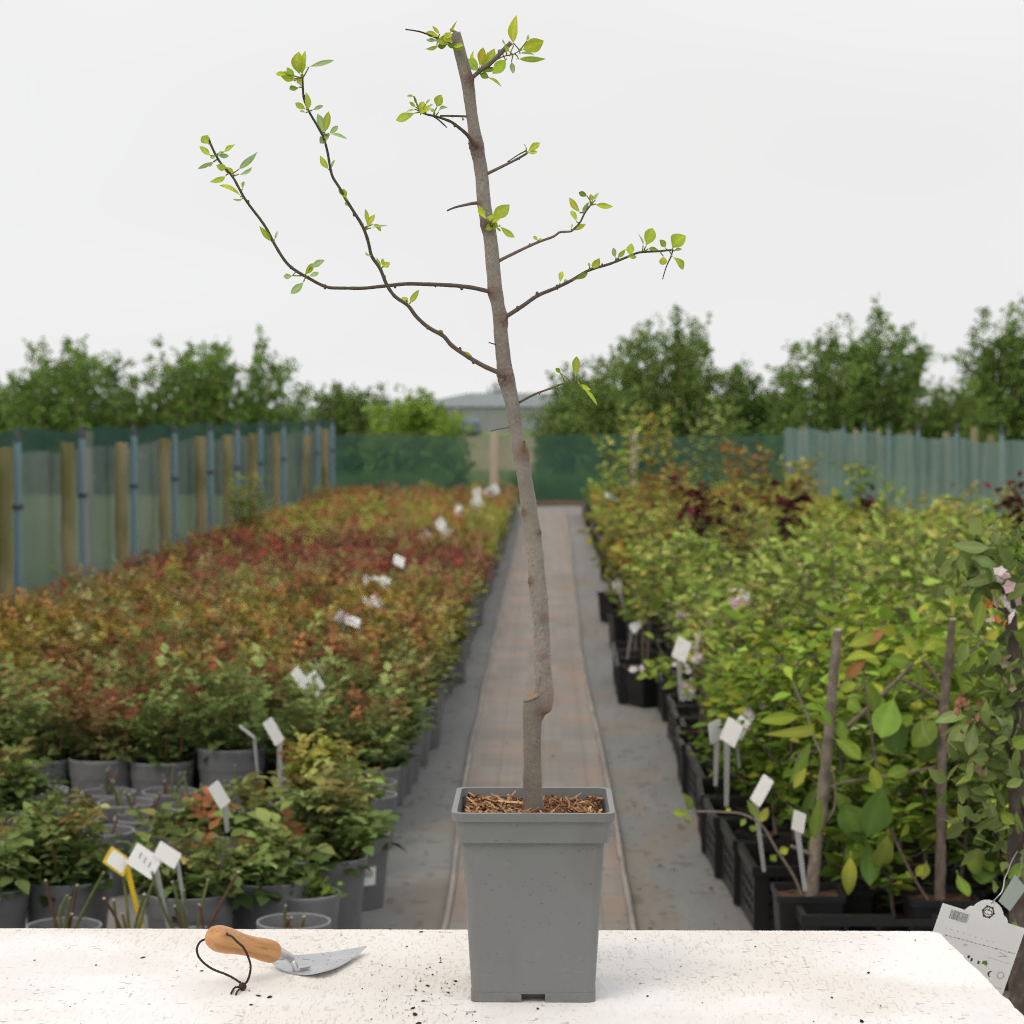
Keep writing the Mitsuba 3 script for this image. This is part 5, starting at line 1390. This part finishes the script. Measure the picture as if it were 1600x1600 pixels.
for n_, (u, vt, y, w, lab) in enumerate(((1098, 760, 15.4, .30, 'dark purple bushy shrub, largest of the purple ones'), (1232, 760, 15.0, .17, 'small dark purple shrub in the middle of the bed'), (1365, 768, 16.5, .09, 'slim purple shrub before the pale netting'), (1590, 772, 15.0, .2, 'dark red shrub at the right picture edge'))):
    top = P(u, vt, y)[2]
    pt = sapling_parts(top, 'purple', 430 + n_, 16, w, .075, 1.5, LEAF4, clear=.25)
    single('purple_shrub', pt, P(u, 900, y)[0], y, rot=n_ * 50, label=lab, cat='purple shrub')
# flowering saplings at the aisle
for n_, (u, vt, y, nb, lab) in enumerate(((1095, 1000, 9.9, 4, 'flowering sapling with pink and white blossom hanging over the crate edge'), (1160, 930, 10.6, 3, 'flowering sapling with one pink blossom on top'), (1245, 1120, 7.9, 3, 'low flowering sapling with two pale pink blossoms'), (1085, 940, 12.0, 3, 'flowering sapling with white blossom at the aisle edge'))):
    top = P(u, vt, y)[2]
    pt = sapling_parts(top, 'apple', 450 + n_, 7, .20, .058, .7, LEAF16, clear=.35, blossom=nb)
    k = single('flowering_sapling', pt, P(u, 1000, y)[0], y, rot=n_ * 120 + 180, label=lab, cat='flowering sapling')
    for bu, bv, bn in (((1072, 1034, 7), (1085, 1028, 5), (1075, 1082, 9), (1065, 1078, 6), (1000, 1052, 4)), ((1155, 937, 5), (1150, 940, 4)), ((1250, 1186, 5), (1226, 1188, 3), (1180, 1110, 3)), ((1062, 962, 7), (1078, 970, 5)))[n_]:
        mm, mt, cc, _ = blossom_part(P(bu, bv, y - .22), g9, bn, .020)
        scene[numbered(f'{k}__blossom') if False else f'{k}__blossom_{900 + len(scene) % 90:03d}'] = mikit.ply(mm, mt, color=cc)
    p0 = np.array([P(u, 1000, y)[0], y, top * .75])
    if n_ == 0:
        e = P(1008, 1058, y - .25)
        tp = np.array([p0, (p0 + e) / 2 + [0, 0, .05], e])
        mm = tube(tp, [.004, .003, .002], 6, .02)
        scene[f'{k}__twig'] = mikit.ply(mm, 'bark_material', smooth=True, color=np.tile([.16, .12, .08], (len(mm[0]), 1)))
        q = resample(tp, .002, .012)[0]
        q = q[len(q) // 3:]
        mm = leaves(q + g9.normal(size=q.shape) * .01, g9.normal(size=q.shape), g9.normal(size=q.shape) * .5 + [0, -.3, 1], g9.uniform(.04, .07, len(q)), g9.uniform(.025, .04, len(q)), np.array([.30, .40, .07]) * g9.uniform(.7, 1.3, (len(q), 1)), LEAF16)
        scene[f'{k}__twig__leaf_spray'] = mikit.ply(mm[:2], 'leaf_material', color=mm[2])
        labels[f'{k}__twig__leaf_spray'] = {'kind': 'stuff'}

# ------------------------------------------------------------------ two pruned standing saplings and the near apple tree
TONES.update({5: (.24, .34, .065), 6: (.12, .20, .05), 7: (.40, .45, .075), 8: (.44, .25, .09), 9: (.30, .37, .15)})


def stick_tree(name, stem, stem_w, twigs, lvs, y, label, cat, col=(.20, .165, .135), pot_=True, ydepth=None, seed=0):
    """A tree laid out from the photograph in the plane at depth y, its twigs and leaves leaving that plane."""
    g = np.random.default_rng(seed)
    k = numbered(name)
    tag(k, label, cat)
    s = y / F
    pts = [P(u, v, y) for u, v in stem]
    b = pts[0].copy(); b[2] = min(.2, b[2])
    m = tube([b] + pts if b[2] < pts[0][2] - .01 else pts, np.array(([stem_w[0]] if b[2] < pts[0][2] - .01 else []) + list(stem_w)) * s / 2, 20, .005, bump=lambda p, r: .0040 * (meshkit.fbm(p.reshape(-1, 3) * [38, 38, 22], 4).reshape(p.shape[:-1]) - .5) * 2)
    part(k, 'stem', m, 'bark_material', True, color=np.array(col) * (.35 + 1.3 * meshkit.fbm(m[0] * [90, 90, 30], 4))[:, None] * np.where(meshkit.noise(m[0] * [260, 260, 420]) > .74, 1.5, 1.0)[:, None])
    cut = tube([pts[-1], pts[-1] + [0, 0, .003]], stem_w[-1] * s / 2 * .96, 10)
    part(k, 'cut_end', cut, 'pale_post_wood', 30)
    if pot_:
        x, yy = b[0], b[1]
        part(k, 'pot', xform(square_pot(), np.array([[1, 0, 0, x], [0, 1, 0, yy], [0, 0, 1, 0], [0, 0, 0, 1]])), 'black_plastic')
        so = square_soil(g); part(k, 'soil', (so[0] + [x, yy, 0], so[1]), 'soil_material', True)
    for tw, w0, w1, dy in twigs:
        n = len(tw)
        p = [P(u, v, y + dy * i / max(n - 1, 1)) for i, (u, v) in enumerate(tw)]
        mm = tube(p, np.linspace(w0, w1, n) * s / 2, 7, .012)
        part(k, 'twig', mm, 'bark_material', True, color=np.array(col) * (.7 + .6 * meshkit.noise(mm[0] * 90))[:, None] * 1.1)
    for bu, bv, tu, tv, w, tone in lvs:
        L = math.hypot(tu - bu, tv - bv) * s
        y0 = y + g.normal() * .05
        m = big_leaf(P(bu, bv, y0), P(bu + (tu - bu) * 1.0, bv + (tv - bv) * 1.0, y0 + g.normal() * .5 * L), w * s * .80, tone, nrm=np.array([g.normal() * .4, -1, .3 + g.normal() * .45]))
        part(k, 'leaf', m[:2], 'leaf_material', True, color=m[2])
    return k


stick_tree('pruned_sapling', [(1262, 1450), (1268, 1400), (1276, 1320), (1283, 1270), (1291, 1190), (1297, 1120), (1303, 1050), (1309, 985)], [21, 20, 19, 19, 17, 16, 15, 14],
    [([(1255, 1410), (1243, 1375), (1215, 1330), (1185, 1285), (1150, 1270), (1085, 1268)], 5, 3, -.05), ([(1291, 1190), (1275, 1160), (1262, 1120), (1240, 1070)], 5, 3, .1), ([(1290, 1232), (1340, 1218), (1400, 1210), (1462, 1198)], 5, 4, .0),
     ([(1322, 1136), (1365, 1098), (1427, 1036)], 7, 6, .03), ([(1270, 1335), (1250, 1328), (1236, 1322)], 7, 6, -.02), ([(1290, 1285), (1305, 1255), (1300, 1200)], 5, 3, -.03)],
    [(1083, 1268, 1068, 1240, 20, 5), (1080, 1270, 1050, 1270, 16, 7), (1078, 1272, 1076, 1288, 14, 5), (1188, 1284, 1168, 1250, 16, 5), (1186, 1288, 1200, 1262, 18, 7), (1190, 1290, 1172, 1296, 14, 5), (1216, 1332, 1232, 1326, 18, 7), (1214, 1335, 1204, 1345, 16, 5), (1165, 1278, 1158, 1290, 12, 5), (1142, 1271, 1135, 1262, 10, 7),
     (1258, 1118, 1190, 1128, 26, 7), (1258, 1128, 1200, 1148, 24, 7), (1272, 1150, 1238, 1225, 30, 5), (1262, 1195, 1240, 1232, 20, 7), (1285, 1215, 1262, 1300, 34, 6), (1282, 1230, 1275, 1315, 28, 5), (1300, 1230, 1325, 1275, 36, 5), (1310, 1250, 1345, 1315, 60, 6), (1300, 1150, 1345, 1185, 40, 5), (1312, 1120, 1320, 1160, 26, 5),
     (1315, 1015, 1360, 990, 26, 7), (1318, 1035, 1370, 1025, 24, 7), (1320, 1060, 1352, 1030, 24, 8), (1340, 1010, 1385, 985, 24, 8), (1345, 1060, 1372, 1115, 34, 5), (1325, 1090, 1345, 1110, 28, 5), (1310, 1080, 1338, 1068, 24, 7), (1250, 1090, 1270, 1050, 20, 5), (1240, 1068, 1228, 1040, 18, 7), (1245, 1075, 1262, 1058, 16, 5), (1300, 1140, 1282, 1105, 20, 5)], 6.55,
    'pruned sapling with a thick bare grey stem, left one of the two near the table', 'sapling', seed=501)
stick_tree('pruned_sapling', [(1468, 1420), (1470, 1330), (1471, 1240), (1472, 1160), (1477, 1080), (1484, 1010), (1489, 968)], [17, 16, 15, 15, 15, 13, 12],
    [([(1474, 1098), (1446, 1080), (1411, 1062)], 6, 4, -.04), ([(1473, 1070), (1455, 1045), (1440, 1028)], 4, 3, .05), ([(1482, 1040), (1515, 1020), (1540, 998)], 5, 4, .03), ([(1464, 1428), (1430, 1375), (1400, 1315), (1375, 1240), (1368, 1190), (1358, 1120), (1345, 1010)], 5, 2.5, -.06), ([(1476, 1275), (1495, 1283)], 5, 4, 0)],
    [(1489, 968, 1485, 928, 22, 7), (1487, 970, 1462, 955, 18, 7), (1488, 985, 1508, 972, 18, 5), (1484, 1010, 1452, 1000, 20, 7), (1435, 1025, 1415, 990, 22, 7), (1430, 1030, 1398, 1012, 30, 7), (1425, 1035, 1385, 1030, 30, 5), (1440, 1020, 1462, 1000, 22, 7), (1432, 1030, 1438, 1075, 22, 5), (1410, 1062, 1395, 1085, 18, 5),
     (1540, 1000, 1560, 985, 24, 7), (1520, 1020, 1545, 1060, 36, 5), (1530, 1010, 1500, 1085, 60, 5), (1480, 1080, 1520, 1100, 40, 5), (1465, 1120, 1425, 1165, 50, 5), (1460, 1140, 1440, 1195, 40, 6), (1400, 1080, 1378, 1150, 60, 5), (1395, 1110, 1400, 1180, 56, 6), (1372, 1190, 1395, 1245, 36, 5), (1375, 1240, 1362, 1200, 26, 7), (1380, 1215, 1420, 1200, 30, 5),
     (1385, 1215, 1355, 1310, 66, 6), (1350, 1290, 1330, 1360, 34, 7), (1355, 1310, 1320, 1345, 44, 5), (1352, 1305, 1358, 1385, 40, 6), (1388, 1295, 1370, 1360, 44, 5), (1375, 1300, 1398, 1345, 40, 5), (1330, 1330, 1325, 1400, 30, 7), (1405, 1312, 1420, 1285, 20, 7), (1430, 1372, 1442, 1352, 18, 7), (1432, 1376, 1415, 1362, 16, 7), (1448, 1345, 1442, 1375, 22, 7), (1500, 1330, 1535, 1360, 50, 5), (1510, 1350, 1560, 1365, 60, 6), (1495, 1360, 1515, 1400, 36, 5), (1480, 1300, 1500, 1275, 24, 7)], 6.5,
    'pruned sapling with a straight dark stem, right one of the two near the table', 'sapling', col=(.15, .115, .095), seed=502)
AT = stick_tree('apple_tree', [(1592, 1430), (1588, 1330), (1590, 1230), (1588, 1120), (1583, 1020), (1577, 950), (1570, 900), (1560, 870)], [30, 28, 27, 25, 22, 18, 12, 8],
    [([(1600, 1188), (1575, 1165), (1545, 1140), (1520, 1118)], 7, 5, -.08), ([(1566, 890), (1545, 868), (1530, 862)], 4, 3, -.03), ([(1580, 960), (1560, 950), (1550, 945)], 5, 4, -.05), ([(1588, 1100), (1570, 1060), (1555, 1045)], 5, 4, -.05), ([(1590, 1260), (1570, 1225), (1540, 1215)], 5, 4, -.04)],
    [(1556, 856, 1490, 850, 24, 9), (1556, 852, 1560, 832, 22, 9), (1560, 870, 1605, 855, 22, 5), (1562, 895, 1508, 900, 24, 9), (1565, 900, 1500, 915, 20, 9), (1562, 885, 1520, 870, 20, 9), (1566, 905, 1600, 900, 30, 9), (1560, 880, 1585, 860, 22, 6), (1562, 898, 1553, 868, 20, 9), (1570, 915, 1605, 930, 26, 5), (1548, 920, 1540, 880, 22, 6),
     (1530, 905, 1522, 965, 24, 6), (1535, 930, 1528, 990, 24, 5), (1540, 945, 1536, 985, 20, 7), (1575, 960, 1610, 945, 28, 5), (1580, 985, 1610, 1000, 36, 5), (1612, 1000, 1556, 1000, 36, 6), (1585, 1010, 1612, 1035, 34, 5), (1605, 1045, 1580, 1040, 22, 9), (1600, 1050, 1585, 1075, 30, 5),
     (1518, 1120, 1460, 1128, 24, 9), (1522, 1122, 1480, 1185, 34, 9), (1525, 1125, 1515, 1180, 30, 9), (1530, 1128, 1505, 1200, 30, 5), (1548, 1112, 1575, 1160, 28, 9), (1540, 1115, 1570, 1105, 22, 9), (1580, 1170, 1605, 1150, 30, 5), (1545, 1215, 1495, 1222, 20, 5), (1548, 1220, 1520, 1245, 22, 9), (1552, 1210, 1540, 1180, 22, 9), (1560, 1205, 1590, 1200, 26, 9), (1570, 1215, 1600, 1235, 28, 5), (1575, 1230, 1555, 1265, 26, 6), (1590, 1250, 1612, 1275, 34, 6), (1590, 1290, 1565, 1270, 24, 5), (1560, 1300, 1545, 1250, 24, 9),
     (1610, 1330, 1585, 1318, 20, 5), (1606, 1362, 1578, 1358, 18, 5), (1605, 1345, 1575, 1372, 26, 5), (1585, 1435, 1562, 1482, 34, 5), (1612, 1430, 1588, 1470, 30, 5)], 4.7,
    'apple tree with spent blossom and grey green leaves at the right picture edge', 'apple tree', col=(.105, .080, .070), pot_=True, seed=503)
ga = np.random.default_rng(91)
for n_, (u, v, tone, s_) in enumerate(((1557, 955, None, .020), (1562, 912, None, .016), (1556, 968, (.62, .24, .06), .012), (1518, 1108, (.42, .20, .12), .013), (1508, 1112, (.50, .28, .18), .012), (1572, 1050, (.40, .32, .20), .012), (1530, 1205, (.36, .28, .16), .011))):
    mm, mt, cc, _ = blossom_part(P(u, v, 4.62), ga, 5, s_, tone)
    part(AT, 'blossom', mm, mt, color=cc)
for n_, (u, v) in enumerate(((1540, 890), (1550, 1010), (1520, 1230), (1560, 1100), (1535, 1180), (1585, 1190), (1600, 920), (1515, 900), (1600, 1080), (1555, 1290), (1600, 1340), (1575, 860))):
    n = 30
    b = P(u, v, 4.68) + ga.normal(size=(n, 3)) * .035
    m = leaves(b, ga.normal(size=(n, 3)) + [0, 0, .3], ga.normal(size=(n, 3)) * .6 + [0, -.6, .5], ga.uniform(.03, .065, n), ga.uniform(.014, .03, n), np.array([.24, .31, .10]) * ga.uniform(.5, 1.3, (n, 1)), LEAF16)
    part(AT, 'leaf_tuft', m[:2], 'leaf_material', color=m[2], kind='stuff')

# stakes on the right
plant_label((1135, 1260), (1136, 1160), (1150, 1128), 24, 7.45, WP, 'large white plant label with bent head on the aisle side crates', lines=False, ywid=.010)
plant_label((1118, 1228), (1120, 1158), (1116, 1128), 20, 7.5, WP, 'white plant label just behind the large one on the aisle side crates', lines=False, ywid=.009)
plant_label((1155, 1200), (1150, 1150), (1165, 1124), 18, 7.5, WP, 'third white label of the cluster on the aisle side crates', lines=False, ywid=.006)
plant_label((1194, 1362), (1180, 1254), (1201, 1216), 17, 6.75, WP, 'white plant label leaning in the nearest crate row', lines=False, ywid=.008)
plant_label((1258, 1392), (1246, 1298), (1250, 1270), 17, 6.35, WP, 'white plant label left of the thick bare stem', lines=False, ywid=.008)
plant_label((1064, 1095), (1060, 1030), (1070, 1000), 21, 9.6, WP, 'white plant label above the pink blossom by the crates', lines=False, ywid=.010)
plant_label((980, 1030), (987, 984), (1006, 965), 8, 12.9, WP, 'thin white plant label leaning out over the far crates', lines=False, ywid=.007)
plant_label((980, 968), (968, 925), (962, 908), 8, 14.4, WP, 'thin grey white stake beside the brownish sapling', lines=False, ywid=.007)
plant_label((966, 800), (964, 778), (946, 773), 10, 22.0, WP, 'small white label hanging level at the aisle edge', lines=False, ywid=.004)
plant_label((1392, 1400), (1390, 1360), (1386, 1320), 10, 7.4, WP, 'white stake standing between the two thick stems', lines=False, ywid=.008)
plant_label((1525, 1410), (1522, 1350), (1548, 1300), 16, 7.2, WP, 'white plant label half hidden by leaves near the hanging tag', lines=False, ywid=.007)

# ------------------------------------------------------------------ hanging tag beside the table
HT = numbered('hanging_tag')
tag(HT, 'white cardboard plant tag with barcode hanging beside the right table corner', 'tag')
yt = 3.72
o = P(1473, 1411, yt)
ex = unit(P(1515, 1424, yt + .004) - o)
ey = unit(P(1463, 1456, yt + .002) - o); ey = unit(ey - ex * (ey @ ex)); ez = np.cross(ex, ey)
M = np.eye(4); M[:3, 0], M[:3, 1], M[:3, 2], M[:3, 3] = ex, ey, ez, o
sgn = -1 if ez @ (EYE - o) < 0 else 1
u_ = yt / F
from shapely.geometry import Point as _Pt
from shapely.ops import unary_union
shp = unary_union([Polygon([(0, 0), (140, 0), (140, 185), (0, 185)]), _Pt(74, 0).buffer(27), _Pt(50, 2).buffer(12), _Pt(98, 2).buffer(12), _Pt(0, 0).buffer(0)]).buffer(2).buffer(-2)
shp = shp.difference(_Pt(74, -22).buffer(2.2))
pl = trimesh.creation.extrude_polygon(Polygon([(a * u_, b * u_) for a, b in shp.exterior.coords]), .0008, engine='earcut')
part(HT, 'card', xform((np.array(pl.vertices) - [0, 0, .0004], np.array(pl.faces)), M), 'tag_card' if 'tag_card' in scene else 'white_plastic')


def flat(poly, z=.0007):
    ms = []
    for q in getattr(poly, 'geoms', [poly]):
        t = trimesh.creation.extrude_polygon(Polygon([(a * u_, b * u_) for a, b in q.exterior.coords], [[(a * u_, b * u_) for a, b in h.coords] for h in q.interiors]), .00015, engine='earcut')
        ms.append((np.array(t.vertices) + [0, 0, sgn * z], np.array(t.faces)))
    return xform(join(ms), M)


rect = lambda a, b, c, d: Polygon([(a, b), (c, b), (c, d), (a, d)])
x, bars = 17.0, []
gb = np.random.default_rng(17)
while x < 47:
    w = gb.choice([.7, .7, 1.2, 1.7]); bars.append(rect(x, 5, x + w, 20)); x += w + gb.choice([.7, .9, 1.4])
for b_ in bars:
    part(HT, 'barcode_bar', flat(b_), 'ink')
part(HT, 'emblem', flat(unary_union([_Pt(74, -8).buffer(9.5).difference(_Pt(74, -8).buffer(7.2)), unary_union([_Pt(71.5, -7.5).buffer(4.2), _Pt(76.5, -7.5).buffer(4.2)]).difference(unary_union([_Pt(71.5, -7.5).buffer(3.0), _Pt(76.5, -7.5).buffer(3.0)])), rect(73.3, -15, 74.5, -10.5)] +
    [_Pt(74 + 9.6 * math.cos(a), -8 + 9.6 * math.sin(a)).buffer(1.6) for a in np.arange(6) * math.pi / 3])), 'ink')
for i in range(9):
    part(HT, 'print_dot', flat(_Pt(18 + i * 10, 36 + .4 * (i % 2)).buffer(1.0)), 'pale_ink')
for i in range(17):
    part(HT, 'dash', flat(rect(20 + i * 7, 46.5 - .25 * i, 24.5 + i * 7, 47.9 - .25 * i)), 'ink' if i % 3 == 0 else 'pale_ink')
part(HT, 'arrow_mark', flat(unary_union([Polygon([(112, 47), (128, 51.5), (112, 56), (112, 55), (124, 51.5), (112, 48)]), Polygon([(60, 50), (52, 53), (60, 56), (60, 55), (55, 53), (60, 51)])])), 'pale_ink')
for i, (a, b) in enumerate(((66, 67), (72, 70), (84, 71))):
    part(HT, 'print_mark', flat(rect(a, b, a + 3.6, b + 5)), 'ink')
part(HT, 'leaf_icon', flat(Polygon([(91, 75), (92, 69), (97, 67), (101, 71), (99, 76), (95, 73)])), 'green_ink')
part(HT, 'half_shade_icon', flat(_Pt(110.5, 85.5).buffer(5).difference(_Pt(113, 85.5).buffer(4.6))), 'ink')
part(HT, 'sun_icon', flat(unary_union([_Pt(126.5, 83).buffer(5.4).difference(_Pt(126.5, 83).buffer(4.2))] + [_Pt(126.5 + 6.6 * math.cos(a), 83 + 6.6 * math.sin(a)).buffer(.7) for a in np.arange(8) * math.pi / 4])), 'pale_ink')
for b_ in (61, 103):
    part(HT, 'rule_line', flat(rect(96, b_, 136, b_ + .6)), 'pale_ink')
hole = xform((np.array([[74 * u_, -22 * u_, 0.0]]), None), M)[0][0]
ww = [hole, P(1562, 1398, yt), P(1570, 1372, yt + .05), P(1578, 1352, yt + .3), P(1590, 1330, 4.55)]
part(HT, 'wire_tie', tube(ww, .0011, 6, .004), 'steel', True)
HT2 = numbered('clear_tag')
v = np.array([P(u, v_, 3.95 + dy) for dy in (0, .0012) for u, v_ in ((1560, 1408), (1578, 1424), (1604, 1388), (1586, 1366))])
part(HT2, 'card', (v, np.array([[0, 1, 2, 3], [7, 6, 5, 4], [0, 4, 5, 1], [1, 5, 6, 2], [2, 6, 7, 3], [3, 7, 4, 0]])), 'pale_green_plastic')
part(HT2, 'tie', tube([P(1590, 1372, 3.951), P(1596, 1355, 4.2), P(1597, 1335, 4.6)], .001, 6), 'steel')
tag(HT2, 'pale grey green plastic tag hanging behind the barcode tag', 'tag')
